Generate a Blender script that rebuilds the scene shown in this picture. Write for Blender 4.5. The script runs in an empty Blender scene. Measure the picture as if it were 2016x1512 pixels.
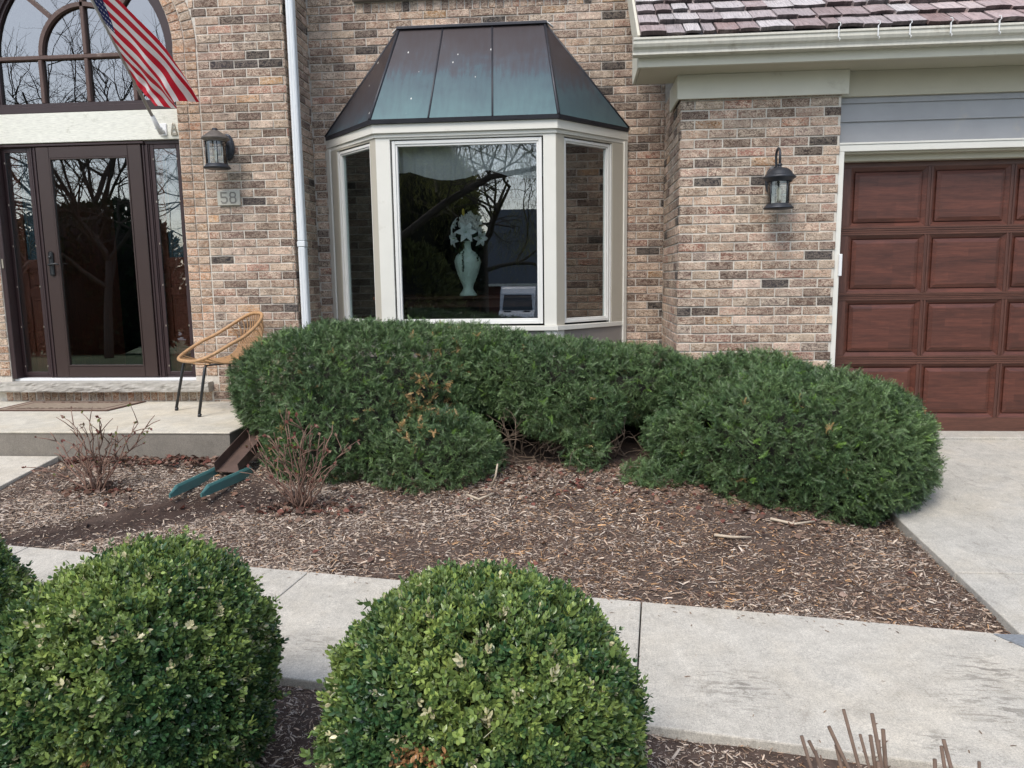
import bpy, math, random
import numpy as np
from mathutils import Vector, noise as mnoise
random.seed(7); rng = np.random.default_rng(7)
scene = bpy.context.scene
COL = scene.collection
R = math.radians
pi = math.pi

# ------------------------------------------------------------------ helpers
def link(o, parent=None):
    COL.objects.link(o)
    if parent: o.parent = parent
    return o

def empty(name, label, cat, loc=(0, 0, 0), group=None):
    o = bpy.data.objects.new(name, None); link(o)
    o.location = loc; o.empty_display_size = .1
    o['label'] = label; o['category'] = cat
    if group: o['group'] = group
    return o

def tag(o, label=None, cat=None, group=None, kind=None):
    if label: o['label'] = label
    if cat: o['category'] = cat
    if group: o['group'] = group
    if kind: o['kind'] = kind
    return o

def np_obj(name, V, F, mat, parent=None, col=None, smooth=False):
    """V (N,3), F (M,k) same k; col (M,4) per face."""
    V = np.asarray(V, dtype=np.float32); F = np.asarray(F, dtype=np.int32)
    if parent is not None:
        V = V - np.array(wloc(parent), dtype=np.float32)
    me = bpy.data.meshes.new(name)
    k = F.shape[1]; M = F.shape[0]
    me.vertices.add(len(V)); me.vertices.foreach_set('co', V.ravel())
    me.loops.add(M * k); me.loops.foreach_set('vertex_index', F.ravel())
    me.polygons.add(M); me.polygons.foreach_set('loop_start', np.arange(0, M * k, k, dtype=np.int32))
    try: me.polygons.foreach_set('loop_total', np.full(M, k, dtype=np.int32))
    except Exception: pass
    if smooth: me.polygons.foreach_set('use_smooth', np.ones(M, dtype=bool))
    me.update(calc_edges=True)
    if col is not None:
        a = me.attributes.new('Col', 'FLOAT_COLOR', 'FACE')
        a.data.foreach_set('color', np.asarray(col, dtype=np.float32).ravel())
    me.materials.append(mat)
    o = bpy.data.objects.new(name, me); link(o, parent)
    return o

def wloc(o):
    v = Vector((0, 0, 0))
    while o is not None:
        v = v + o.location; o = o.parent
    return v

class MB:
    def __init__(s): s.v = []; s.f = []; s.c = []; s.sm = []; s.cur = (1, 1, 1, 1)
    def add(s, vs, fs, smooth=False):
        n = len(s.v); s.v.extend([tuple(p) for p in vs])
        for f in fs:
            s.f.append([i + n for i in f]); s.c.append(s.cur); s.sm.append(smooth)
        return s
    def box(s, x0, x1, y0, y1, z0, z1, b=0.0):
        if b <= 0:
            return s.add([(x0, y0, z0), (x1, y0, z0), (x1, y1, z0), (x0, y1, z0), (x0, y0, z1), (x1, y0, z1), (x1, y1, z1), (x0, y1, z1)],
                         [(0, 3, 2, 1), (4, 5, 6, 7), (0, 1, 5, 4), (1, 2, 6, 5), (2, 3, 7, 6), (3, 0, 4, 7)])
        xs = [(x0, x0 + b), (x1, x1 - b)]; ys = [(y0, y0 + b), (y1, y1 - b)]; zs = [(z0, z0 + b), (z1, z1 - b)]
        vs = []; idx = {}
        for i in (0, 1):
            for j in (0, 1):
                for k in (0, 1):
                    for a in range(3):
                        p = (xs[i][0 if a == 0 else 1], ys[j][0 if a == 1 else 1], zs[k][0 if a == 2 else 1])
                        idx[(i, j, k, a)] = len(vs); vs.append(p)
        I = idx; fs = []
        for i in (0, 1): fs.append([I[(i, j, k, 0)] for j, k in ((0, 0), (1, 0), (1, 1), (0, 1))][::(1 if i else -1)])
        for j in (0, 1): fs.append([I[(i, j, k, 1)] for i, k in ((0, 0), (1, 0), (1, 1), (0, 1))][::(-1 if j else 1)])
        for k in (0, 1): fs.append([I[(i, j, k, 2)] for i, j in ((0, 0), (1, 0), (1, 1), (0, 1))][::(1 if k else -1)])
        for j in (0, 1):
            for k in (0, 1): fs.append([I[(0, j, k, 1)], I[(1, j, k, 1)], I[(1, j, k, 2)], I[(0, j, k, 2)]])
        for i in (0, 1):
            for k in (0, 1): fs.append([I[(i, 0, k, 0)], I[(i, 1, k, 0)], I[(i, 1, k, 2)], I[(i, 0, k, 2)]])
        for i in (0, 1):
            for j in (0, 1): fs.append([I[(i, j, 0, 0)], I[(i, j, 1, 0)], I[(i, j, 1, 1)], I[(i, j, 0, 1)]])
        for i in (0, 1):
            for j in (0, 1):
                for k in (0, 1): fs.append([I[(i, j, k, 0)], I[(i, j, k, 1)], I[(i, j, k, 2)]])
        return s.add(vs, fs)
    def prism(s, poly, axis, a0, a1):
        """poly of 2-tuples extruded along axis ('x': poly is (y,z); 'y': (x,z); 'z': (x,y))"""
        def P(p, a):
            return {'x': (a, p[0], p[1]), 'y': (p[0], a, p[1]), 'z': (p[0], p[1], a)}[axis]
        n = len(poly)
        vs = [P(p, a0) for p in poly] + [P(p, a1) for p in poly]
        fs = [list(range(n)), list(range(2 * n - 1, n - 1, -1))]
        fs += [[i, (i + 1) % n, n + (i + 1) % n, n + i] for i in range(n)]
        return s.add(vs, fs)
    def tube(s, pts, rad, n=8, closed=False, cap=True):
        pts = [Vector(p) for p in pts]; m = len(pts)
        if not hasattr(rad, '__len__'): rad = [rad] * m
        vs = []; prev = None
        for i, p in enumerate(pts):
            if closed: t = pts[(i + 1) % m] - pts[i - 1]
            else: t = pts[min(i + 1, m - 1)] - pts[max(i - 1, 0)]
            if t.length < 1e-9: t = Vector((0, 0, 1))
            t.normalize()
            if prev is None:
                a = Vector((0, 0, 1)) if abs(t.z) < .9 else Vector((1, 0, 0))
                u = t.cross(a).normalized()
            else:
                u = (prev - t * prev.dot(t))
                u = u.normalized() if u.length > 1e-6 else t.orthogonal().normalized()
            prev = u; w = t.cross(u)
            for k in range(n):
                an = 2 * pi * k / n
                vs.append(p + (u * math.cos(an) + w * math.sin(an)) * rad[i])
        fs = []
        for i in range(m if closed else m - 1):
            j = (i + 1) % m
            for k in range(n): fs.append([i * n + k, i * n + (k + 1) % n, j * n + (k + 1) % n, j * n + k])
        if cap and not closed:
            fs.append(list(range(n))[::-1]); fs.append([(m - 1) * n + k for k in range(n)])
        return s.add(vs, fs, True)
    def lathe(s, prof, c, n=24, cap=True):
        vs = []; fs = []; m = len(prof)
        for r, z in prof:
            for k in range(n):
                an = 2 * pi * k / n; vs.append((c[0] + r * math.cos(an), c[1] + r * math.sin(an), c[2] + z))
        for i in range(m - 1):
            for k in range(n): fs.append([i * n + k, i * n + (k + 1) % n, (i + 1) * n + (k + 1) % n, (i + 1) * n + k])
        if cap: fs.append(list(range(n))[::-1]); fs.append([(m - 1) * n + k for k in range(n)])
        return s.add(vs, fs, True)
    def build(s, name, mat, parent=None, bevel=0, xf=None):
        me = bpy.data.meshes.new(name)
        off = wloc(parent) if parent is not None else Vector((0, 0, 0))
        vs = s.v if xf is None else [xf(p) for p in s.v]
        me.from_pydata([Vector(p) - off for p in vs], [], s.f)
        me.polygons.foreach_set('use_smooth', s.sm)
        me.update()
        a = me.attributes.new('Col', 'FLOAT_COLOR', 'FACE')
        a.data.foreach_set('color', np.array(s.c, dtype=np.float32).ravel())
        me.materials.append(mat)
        o = bpy.data.objects.new(name, me); link(o, parent)
        if bevel:
            b = o.modifiers.new('bevel', 'BEVEL'); b.width = bevel; b.segments = 2; b.limit_method = 'ANGLE'
        return o

# ------------------------------------------------------------------ materials
def nodes_of(name):
    m = bpy.data.materials.new(name); m.use_nodes = True
    nt = m.node_tree; b = nt.nodes['Principled BSDF']
    return m, nt, b
def N(nt, t, **kw):
    n = nt.nodes.new(t)
    for k, v in kw.items():
        if k.startswith('i_'):
            n.inputs[k[2:].replace('_', ' ')].default_value = v
        else: setattr(n, k, v)
    return n
def ramp(nt, fac, stops):
    r = nt.nodes.new('ShaderNodeValToRGB'); cr = r.color_ramp
    while len(cr.elements) < len(stops): cr.elements.new(.5)
    for e, (p, c) in zip(cr.elements, stops):
        e.position = p; e.color = (c, c, c, 1) if not hasattr(c, '__len__') else (*c[:3], 1)
    nt.links.new(fac, r.inputs[0]); return r.outputs[0]
def mixc(nt, fac, a, b, mode='MIX'):
    m = nt.nodes.new('ShaderNodeMix'); m.data_type = 'RGBA'; m.blend_type = mode
    for sock, v in ((m.inputs[0], fac), (m.inputs[6], a), (m.inputs[7], b)):
        if isinstance(v, bpy.types.NodeSocket): nt.links.new(v, sock)
        elif hasattr(v, '__len__'): sock.default_value = (*v[:3], 1)
        else: sock.default_value = v
    return m.outputs[2]
def coords(nt, scale=(1, 1, 1), rot=(0, 0, 0), src='Object'):
    t = nt.nodes.new('ShaderNodeTexCoord'); mp = nt.nodes.new('ShaderNodeMapping')
    mp.inputs['Scale'].default_value = scale; mp.inputs['Rotation'].default_value = rot
    nt.links.new(t.outputs[src], mp.inputs[0]); return mp.outputs[0]
def noise(nt, vec, scale, detail=4, rough=.55, dist=0):
    n = nt.nodes.new('ShaderNodeTexNoise')
    n.inputs['Scale'].default_value = scale; n.inputs['Detail'].default_value = detail
    n.inputs['Roughness'].default_value = rough; n.inputs['Distortion'].default_value = dist
    nt.links.new(vec, n.inputs['Vector']); return n.outputs['Fac']
def bump(nt, b, h, strength=.3, dist=.01):
    n = nt.nodes.new('ShaderNodeBump'); n.inputs['Strength'].default_value = strength
    n.inputs['Distance'].default_value = dist; nt.links.new(h, n.inputs['Height'])
    nt.links.new(n.outputs[0], b.inputs['Normal'])
def setc(nt, b, c):
    if isinstance(c, bpy.types.NodeSocket): nt.links.new(c, b.inputs['Base Color'])
    else: b.inputs['Base Color'].default_value = (*c[:3], 1)

def simple(name, color, rough=.6, var=.15, vscale=12, bscale=60, bstr=.15, metal=0, spec=.5, stretch=(1, 1, 1), attr=False, dirt=None):
    m, nt, b = nodes_of(name)
    v = coords(nt, stretch)
    n1 = noise(nt, v, vscale, 5)
    base = color
    if attr:
        a = N(nt, 'ShaderNodeAttribute', attribute_name='Col'); base = a.outputs['Color']
        if color is not None: base = mixc(nt, 1.0, base, color, 'MULTIPLY')
    f = ramp(nt, n1, [(.25, 1 - var), (.75, 1 + var * .6)])
    c = mixc(nt, 1.0, base, f, 'MULTIPLY')
    if dirt:
        n2 = noise(nt, coords(nt, (1, 1, 1)), dirt[1], 6, .65)
        c = mixc(nt, ramp(nt, n2, [(dirt[2], 0), (dirt[2] + .15, 1)]), c, dirt[0])
    setc(nt, b, c)
    b.inputs['Roughness'].default_value = rough; b.inputs['Metallic'].default_value = metal
    b.inputs['Specular IOR Level'].default_value = spec
    if bstr: bump(nt, b, noise(nt, v, bscale, 4), bstr, .004)
    return m

def brick_material():
    m, nt, b = nodes_of('tumbled_brick')
    a = N(nt, 'ShaderNodeAttribute', attribute_name='Col')
    v = coords(nt, (1, 1, 1.5))
    off = N(nt, 'ShaderNodeVectorMath', operation='SCALE'); off.inputs['Scale'].default_value = 1.0
    comb = N(nt, 'ShaderNodeCombineXYZ')
    mul = N(nt, 'ShaderNodeMath', operation='MULTIPLY'); mul.inputs[1].default_value = 37.0
    nt.links.new(a.outputs['Alpha'], mul.inputs[0])
    nt.links.new(mul.outputs[0], comb.inputs[0]); nt.links.new(mul.outputs[0], comb.inputs[1]); nt.links.new(mul.outputs[0], comb.inputs[2])
    add = N(nt, 'ShaderNodeVectorMath', operation='ADD')
    nt.links.new(v, add.inputs[0]); nt.links.new(comb.outputs[0], add.inputs[1]); v = add.outputs[0]
    n1 = noise(nt, v, 30, 4, .62, 1.5)
    n2 = noise(nt, v, 52, 3, .6, 1.8)
    n3 = noise(nt, v, 9, 3, .5, .6)
    amt = noise(nt, v, 3.1, 1)
    vein = ramp(nt, n1, [(.46, 0), (.50, 1), (.56, .9), (.61, .05)])
    cream = mixc(nt, 1.0, (.78, .65, .51), ramp(nt, n3, [(.3, .75), (.7, 1.1)]), 'MULTIPLY')
    k = N(nt, 'ShaderNodeMath', operation='MULTIPLY'); nt.links.new(vein, k.inputs[0])
    lum = N(nt, 'ShaderNodeRGBToBW'); nt.links.new(a.outputs['Color'], lum.inputs[0])
    kk = N(nt, 'ShaderNodeMapRange'); kk.inputs[1].default_value = .02; kk.inputs[2].default_value = .22; kk.inputs[3].default_value = .20; kk.inputs[4].default_value = .80
    nt.links.new(lum.outputs[0], kk.inputs[0]); nt.links.new(kk.outputs[0], k.inputs[1])
    c = mixc(nt, k.outputs[0], a.outputs['Color'], cream)
    c = mixc(nt, ramp(nt, n3, [(.35, .35), (.7, 0)]), c, (.10, .075, .065))
    crack = ramp(nt, n2, [(.37, .22), (.45, 1), (.6, 1), (.8, 1.2)])
    c = mixc(nt, .85, c, crack, 'MULTIPLY')
    setc(nt, b, c); b.inputs['Roughness'].default_value = .9; b.inputs['Specular IOR Level'].default_value = .2
    h = N(nt, 'ShaderNodeMath', operation='ADD'); nt.links.new(n1, h.inputs[0]); nt.links.new(n2, h.inputs[1])
    bump(nt, b, h.outputs[0], .8, .006)
    return m

def concrete(name, base=(.56, .53, .465), stain=(.30, .27, .23), warm=(.62, .52, .36), brush=True):
    m, nt, b = nodes_of(name)
    v = coords(nt)
    fine = noise(nt, v, 260, 3, .7)
    mid = noise(nt, v, 22, 6, .7)
    big = noise(nt, v, 1.7, 6, .65, .4)
    streak = noise(nt, coords(nt, (90, 5, 5)), 3, 3, .6)
    c = mixc(nt, 1.0, base, ramp(nt, fine, [(.3, .62), (.5, .98), (.7, 1.22)]), 'MULTIPLY')
    c = mixc(nt, 1.0, c, ramp(nt, mid, [(.25, .86), (.7, 1.08)]), 'MULTIPLY')
    if brush: c = mixc(nt, 1.0, c, ramp(nt, streak, [(.3, .93), (.7, 1.05)]), 'MULTIPLY')
    c = mixc(nt, ramp(nt, big, [(.45, 0), (.75, .30)]), c, warm)
    st = noise(nt, coords(nt, (3, 1.2, 1), (0, 0, .5)), 3.2, 8, .75, .8)
    c = mixc(nt, ramp(nt, st, [(.575, 0), (.68, .5)]), c, stain)
    c = mixc(nt, 1.0, c, ramp(nt, noise(nt, v, 110, 2, .6), [(.35, .90), (.6, 1.05)]), 'MULTIPLY')
    c = mixc(nt, 1.0, c, ramp(nt, noise(nt, v, 5.5, 5, .7, .5), [(.3, .84), (.65, 1.06)]), 'MULTIPLY')
    pits = nt.nodes.new('ShaderNodeTexVoronoi'); pits.inputs['Scale'].default_value = 45; nt.links.new(v, pits.inputs['Vector'])
    c = mixc(nt, ramp(nt, pits.outputs['Distance'], [(.03, .6), (.09, 0)]), c, (.18, .16, .13))
    setc(nt, b, c); b.inputs['Roughness'].default_value = .92; b.inputs['Specular IOR Level'].default_value = .2
    bump(nt, b, fine, .35, .004)
    return m

def copper_material():
    m, nt, b = nodes_of('patina_copper')
    g = N(nt, 'ShaderNodeNewGeometry'); sep = N(nt, 'ShaderNodeSeparateXYZ'); nt.links.new(g.outputs['Position'], sep.inputs[0])
    mr = N(nt, 'ShaderNodeMapRange'); mr.inputs[1].default_value = 3.3; mr.inputs[2].default_value = 2.45
    nt.links.new(sep.outputs[2], mr.inputs[0])
    v = coords(nt)
    st = noise(nt, coords(nt, (9, 2, .5)), 3, 5, .6, .3)
    bl = noise(nt, v, 3.5, 4, .6, .5)
    ad = N(nt, 'ShaderNodeMath', operation='MULTIPLY_ADD'); nt.links.new(st, ad.inputs[0]); ad.inputs[1].default_value = .55; nt.links.new(mr.outputs[0], ad.inputs[2])
    ad2 = N(nt, 'ShaderNodeMath', operation='MULTIPLY_ADD'); nt.links.new(bl, ad2.inputs[0]); ad2.inputs[1].default_value = .55; nt.links.new(ad.outputs[0], ad2.inputs[2])
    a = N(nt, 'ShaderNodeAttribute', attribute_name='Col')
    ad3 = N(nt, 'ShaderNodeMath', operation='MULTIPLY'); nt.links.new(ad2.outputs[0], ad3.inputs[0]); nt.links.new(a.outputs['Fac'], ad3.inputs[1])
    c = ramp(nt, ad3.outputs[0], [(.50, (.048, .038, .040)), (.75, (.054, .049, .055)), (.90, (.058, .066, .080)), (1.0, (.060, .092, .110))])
    mr2 = N(nt, 'ShaderNodeMapRange'); mr2.inputs[1].default_value = .98; mr2.inputs[2].default_value = 1.85; nt.links.new(ad3.outputs[0], mr2.inputs[0])
    c = mixc(nt, mr2.outputs[0], c, (.105, .20, .205))
    vo = nt.nodes.new('ShaderNodeTexVoronoi'); vo.inputs['Scale'].default_value = 9
    nt.links.new(coords(nt, (1.3, .6, .6)), vo.inputs['Vector'])
    sel = noise(nt, v, 5, 2)
    sp = N(nt, 'ShaderNodeMath', operation='MULTIPLY')
    nt.links.new(ramp(nt, vo.outputs['Distance'], [(.055, 1), (.075, 0)]), sp.inputs[0]); nt.links.new(ramp(nt, sel, [(.46, 0), (.51, 1)]), sp.inputs[1])
    c = mixc(nt, sp.outputs[0], c, (.6, .6, .57))
    setc(nt, b, c); b.inputs['Metallic'].default_value = .25
    b.inputs['Roughness'].default_value = .42
    bump(nt, b, noise(nt, v, 6, 2), .12, .01)
    return m

def wood(name, c1, c2, axis='x', scale=1.0, rough=.42, blocks=False, worn=None):
    m, nt, b = nodes_of(name)
    st = {'x': (1.2, 14, 14), 'z': (14, 14, 1.2), 'y': (14, 1.2, 14)}[axis]
    v = coords(nt, tuple(q * scale for q in st))
    n1 = noise(nt, v, 3, 6, .65, 1.2); n2 = noise(nt, v, 14, 4, .6)
    c = mixc(nt, ramp(nt, n1, [(.3, 0), (.7, 1)]), c1, c2)
    c = mixc(nt, .5, c, ramp(nt, n2, [(.3, .55), (.6, 1.1)]), 'MULTIPLY')
    if blocks:
        br = nt.nodes.new('ShaderNodeTexBrick'); br.inputs['Scale'].default_value = 1
        for k_, v_ in (('Brick Width', .27), ('Row Height', .058), ('Mortar Size', .0), ('Bias', 0.0)): br.inputs[k_].default_value = v_
        br.inputs['Color1'].default_value = (.5, .5, .5, 1); br.inputs['Color2'].default_value = (1.5, 1.35, 1.3, 1)
        sp = N(nt, 'ShaderNodeSeparateXYZ'); cb = N(nt, 'ShaderNodeCombineXYZ'); nt.links.new(coords(nt), sp.inputs[0])
        nt.links.new(sp.outputs[0], cb.inputs[0]); nt.links.new(sp.outputs[2], cb.inputs[1]); nt.links.new(cb.outputs[0], br.inputs['Vector'])
        c = mixc(nt, .38, c, br.outputs['Color'], 'MULTIPLY')
    if worn:
        c = mixc(nt, ramp(nt, noise(nt, coords(nt), 9, 6, .7), [(.60, 0), (.68, .7)]), c, worn)
    setc(nt, b, c); b.inputs['Roughness'].default_value = rough; b.inputs['Specular IOR Level'].default_value = .4
    bump(nt, b, n2, .12, .003)
    return m

def leafmat(name, rough=.45, spec=.5, trans=.0, veins=True):
    m, nt, b = nodes_of(name)
    a = N(nt, 'ShaderNodeAttribute', attribute_name='Col')
    c = a.outputs['Color']
    if veins:
        c = mixc(nt, 1.0, c, ramp(nt, noise(nt, coords(nt), 45, 2), [(.3, .85), (.7, 1.15)]), 'MULTIPLY')
    setc(nt, b, c); b.inputs['Roughness'].default_value = rough; b.inputs['Specular IOR Level'].default_value = spec
    if trans:
        t = N(nt, 'ShaderNodeBsdfTranslucent'); nt.links.new(c, t.inputs[0])
        mx = N(nt, 'ShaderNodeMixShader'); mx.inputs[0].default_value = trans
        nt.links.new(b.outputs[0], mx.inputs[1]); nt.links.new(t.outputs[0], mx.inputs[2])
        nt.links.new(mx.outputs[0], nt.nodes['Material Output'].inputs[0])
    return m

def glassmat(name, tint=(.8, .9, .88), refl=.16, wobble=.0, rough=0, k=1.0):
    m, nt, b = nodes_of(name); nt.nodes.remove(b)
    tr = N(nt, 'ShaderNodeBsdfTransparent'); tr.inputs[0].default_value = (*tint, 1)
    gl = N(nt, 'ShaderNodeBsdfGlossy'); gl.inputs['Roughness'].default_value = rough
    fr = N(nt, 'ShaderNodeFresnel'); fr.inputs[0].default_value = 1.5
    ma = N(nt, 'ShaderNodeMath', operation='MULTIPLY_ADD', use_clamp=True); ma.inputs[1].default_value = k; ma.inputs[2].default_value = refl; nt.links.new(fr.outputs[0], ma.inputs[0])
    mx = N(nt, 'ShaderNodeMixShader'); nt.links.new(ma.outputs[0], mx.inputs[0])
    nt.links.new(tr.outputs[0], mx.inputs[1]); nt.links.new(gl.outputs[0], mx.inputs[2])
    nt.links.new(mx.outputs[0], nt.nodes['Material Output'].inputs[0])
    if wobble:
        bp = N(nt, 'ShaderNodeBump'); bp.inputs['Strength'].default_value = wobble; bp.inputs['Distance'].default_value = .02
        nt.links.new(noise(nt, coords(nt), 1.6, 1), bp.inputs['Height']); nt.links.new(bp.outputs[0], gl.inputs['Normal'])
    return m

M = {}
M['brick'] = brick_material()
M['mortar'] = simple('mortar', (.62, .58, .51), .95, .2, 40, 200, .4)
M['mortar_dark'] = simple('mortar_shaded', (.50, .46, .41), .95, .2, 40, 200, .4)  # darker mortar copy for the bay wall, recess shade put into its colour
M['concrete'] = concrete('path_concrete')
def scuffs(m, spots):
    nt = m.node_tree; b = nt.nodes['Principled BSDF']; src = b.inputs['Base Color'].links[0].from_socket
    v = coords(nt); tot = None
    for (x, y, r_) in spots:
        d = N(nt, 'ShaderNodeVectorMath', operation='DISTANCE'); nt.links.new(v, d.inputs[0]); d.inputs[1].default_value = (x, y, -.19)
        o = ramp(nt, d.outputs['Value'], [(0, 1), (r_, 0)]); tot = o if tot is None else mixc(nt, 1.0, tot, o, 'ADD')
    st = noise(nt, coords(nt, (6, 22, 6), (0, 0, .45)), 1.6, 6, .75, .6)
    mk = mixc(nt, 1.0, tot, ramp(nt, st, [(.50, 0), (.58, .8)]), 'MULTIPLY')
    nt.links.new(mixc(nt, mk, src, (.17, .155, .13)), b.inputs['Base Color'])
scuffs(M['concrete'], [(1.48, 2.66, .22), (1.38, 2.40, .24), (.55, 2.45, .22), (1.1, 2.18, .12), (-1.0, 2.6, .15)])
M['concrete2'] = concrete('driveway_concrete', (.50, .48, .43), (.2, .18, .16))
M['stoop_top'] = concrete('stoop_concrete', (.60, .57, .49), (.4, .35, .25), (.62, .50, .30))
M['stoop_face'] = concrete('stoop_face_shaded', (.235, .215, .185), (.15, .135, .11), (.25, .22, .18), False)  # same concrete darkened, shade of the upright face put into the colour
M['asphalt'] = simple('asphalt', (.23, .25, .27), .9, .3, 80, 300, .6)
M['soil'] = simple('mulch_soil', (.085, .057, .044), .97, .5, 14, 90, .9, dirt=((.045, .028, .022), 2.2, .52))
M['chip'] = leafmat('wood_chip', .85, .2)
M['deadleaf'] = leafmat('dead_leaf', .75, .3, .15)
M['yew'] = leafmat('yew_needle', .40, .42, 0, True)
M['box'] = leafmat('boxwood_leaf', .30, .6, .15, True)
M['inner'] = simple('inner_shade', (.014, .014, .009), .95, .4, 30, 60, .6)  # near-black colour standing for the shade inside the shrubs
M['bark'] = simple('bark', (.13, .10, .075), .9, .4, 20, 60, .7, stretch=(1, 1, .3))
M['twig'] = leafmat('twig_bark', .8, .3)
M['white'] = simple('cream_paint', (.70, .69, .63), .45, .04, 6, 30, .04, dirt=((.52, .50, .43), 3.0, .62))
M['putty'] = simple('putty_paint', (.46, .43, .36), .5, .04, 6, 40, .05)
M['sash'] = simple('white_sash', (.74, .74, .71), .35, .03, 6, 30, .02)
M['header'] = wood('header_board_paint', (.72, .72, .64), (.78, .78, .70), 'x', 1.0, .5, worn=(.5, .5, .42))
M['eave'] = simple('eave_cream_paint', (.62, .60, .50), .5, .05, 5, 30, .05, dirt=((.42, .39, .30), 4.0, .60))
M['soffit'] = simple('soffit_paint', (.50, .47, .37), .55, .05, 5, 30, .05)
M['gutter'] = simple('gutter_enamel', (.60, .58, .50), .35, .10, 5, 30, .03, stretch=(8, 1, 1), dirt=((.36, .32, .25), 6.0, .60))
M['siding'] = simple('grey_siding', (.34, .345, .355), .55, .08, 5, 30, .05, dirt=((.42, .39, .35), 3.0, .6))
M['grey_panel'] = simple('grey_panel', (.27, .25, .23), .6, .06, 5)
M['downspout'] = simple('downspout_white', (.70, .73, .745), .3, .04, 4, 20, .02)
M['copper'] = copper_material()
M['copper_dark'] = simple('dark_copper_edge', (.035, .036, .045), .45, .3, 8, metal=.2)
M['brown_metal'] = simple('brown_storm_door', (.040, .024, .021), .38, .10, 4, 20, .02)
M['brown_metal2'] = simple('brown_frame_paint', (.034, .018, .019), .42, .15, 4, 20, .03)
M['muntin'] = wood('weathered_brown_wood', (.085, .048, .040), (.12, .075, .062), 'z', 1, .55, worn=(.24, .19, .16))
M['mahog'] = wood('mahogany_rail', (.070, .030, .021), (.130, .054, .036), 'x', 1, .42)
M['mahog_v'] = wood('mahogany_stile', (.064, .027, .020), (.118, .048, .033), 'z', 1, .42)
M['mahog_p'] = wood('mahogany_panel', (.064, .025, .018), (.128, .045, .030), 'x', .7, .38, True)
M['doorwood'] = wood('sidelight_wood', (.24, .075, .045), (.36, .12, .065), 'z', 1, .5)
M['stone'] = simple('rough_limestone', (.42, .40, .36), .9, .2, 20, 40, .9)
M['plaque'] = simple('limestone_plaque', (.45, .44, .38), .85, .08, 30)
M['engrave'] = simple('engraved_number', (.20, .19, .17), .9, .1)
M['glass'] = glassmat('window_glass', (.985, 1.0, .995), .125, .02)
M['glass_side'] = glassmat('window_glass_side', (.85, .92, .92), .02, .03, 0, .35)
M['glass_arch'] = glassmat('arched_glass', (.5, .5, .5), .22, .06)
M['glass_door'] = glassmat('storm_door_glass', (.93, .95, .96), .12, .03)
M['lampglass'] = glassmat('lamp_glass', (.86, .88, .86), .10)
M['iron'] = simple('lantern_iron', (.045, .05, .06), .45, .3, 20, 60, .1, metal=.4)
M['iron_brown'] = simple('lantern_faded_cap', (.16, .14, .12), .6, .3, 20, 60, .1, metal=.2)
M['bulb'] = simple('bulb_glass', (.75, .7, .55), .2)
M['black'] = simple('black_metal', (.018, .02, .022), .4, .1)
M['rattan'] = simple('rattan', (.46, .27, .13), .5, .3, 40, 80, .15)
M['mat'] = leafmat('doormat_fibre', .95, .1)
M['teal'] = simple('green_plastic', (.065, .17, .165), .4, .12, 8, 40, .05)
M['rusty'] = simple('rusty_brown_trough', (.10, .062, .048), .75, .35, 12, 50, .3)
M['shake'] = leafmat('cedar_shake', .85, .2)
M['flagcloth'] = leafmat('flag_nylon', .6, .3, .35, False)
M['pole'] = simple('flag_pole_paint', (.36, .34, .32), .4, .2, 30)
M['whitepl'] = simple('white_plastic', (.75, .76, .76), .4, .03)
M['brass'] = simple('weathered_steel', (.42, .38, .31), .4, .2, metal=.6)
M['vase'] = simple('celadon_vase', (.72, .95, .84), .35, .06, 10, 25, .5)
M['lily'] = leafmat('lily_petal', .5, .3, .2, False)
M['table'] = simple('dark_table', (.06, .03, .018), .25, .2)
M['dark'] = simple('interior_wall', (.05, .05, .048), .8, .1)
M['grass'] = simple('lawn_grass', (.045, .075, .02), .95, .4, 30, 200, .8)
M['roofing'] = simple('dark_slate_roof', (.06, .08, .105), .8, .3, 20, 60, .4, stretch=(1, 4, 8))
M['redbrick'] = simple('far_brick', (.14, .05, .04), .9, .3, 10)
M['van'] = simple('van_white', (.72, .76, .80), .25, .02)
M['vanglass'] = simple('van_windscreen', (.02, .03, .035), .08, .05, spec=.9)
M['tyre'] = simple('tyre_rubber', (.02, .02, .02), .8, .1)

def sheer():
    m, nt, b = nodes_of('sheer_fabric')
    b.inputs['Base Color'].default_value = (.75, .82, .82, 1); b.inputs['Roughness'].default_value = .9
    tr = N(nt, 'ShaderNodeBsdfTransparent'); mx = N(nt, 'ShaderNodeMixShader'); mx.inputs[0].default_value = .78
    nt.links.new(tr.outputs[0], mx.inputs[1]); nt.links.new(b.outputs[0], mx.inputs[2])
    nt.links.new(mx.outputs[0], nt.nodes['Material Output'].inputs[0]); return m
M['sheer'] = sheer()

# ------------------------------------------------------------------ camera
ZC = 1.2127
yaw, pitch, roll = 0.08403403, 0.13912173, -0.0136276
fwd = Vector((-math.sin(yaw) * math.cos(pitch), math.cos(yaw) * math.cos(pitch), -math.sin(pitch)))
rt = Vector((math.cos(yaw), math.sin(yaw), 0)); up = rt.cross(fwd)
rr = rt * math.cos(roll) + up * math.sin(roll); uu = -rt * math.sin(roll) + up * math.cos(roll)
cam = bpy.data.cameras.new('camera'); co = bpy.data.objects.new('camera', cam); COL.objects.link(co)
from mathutils import Matrix
mw = Matrix.Identity(4)
for i in range(3): mw[i][0] = rr[i]; mw[i][1] = uu[i]; mw[i][2] = -fwd[i]; mw[i][3] = (0, 0, ZC)[i]
co.matrix_world = mw
cam.sensor_width = 36; cam.lens = 1480 / 2016 * 36; cam.clip_end = 600; cam.clip_start = .05
scene.camera = co

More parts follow.
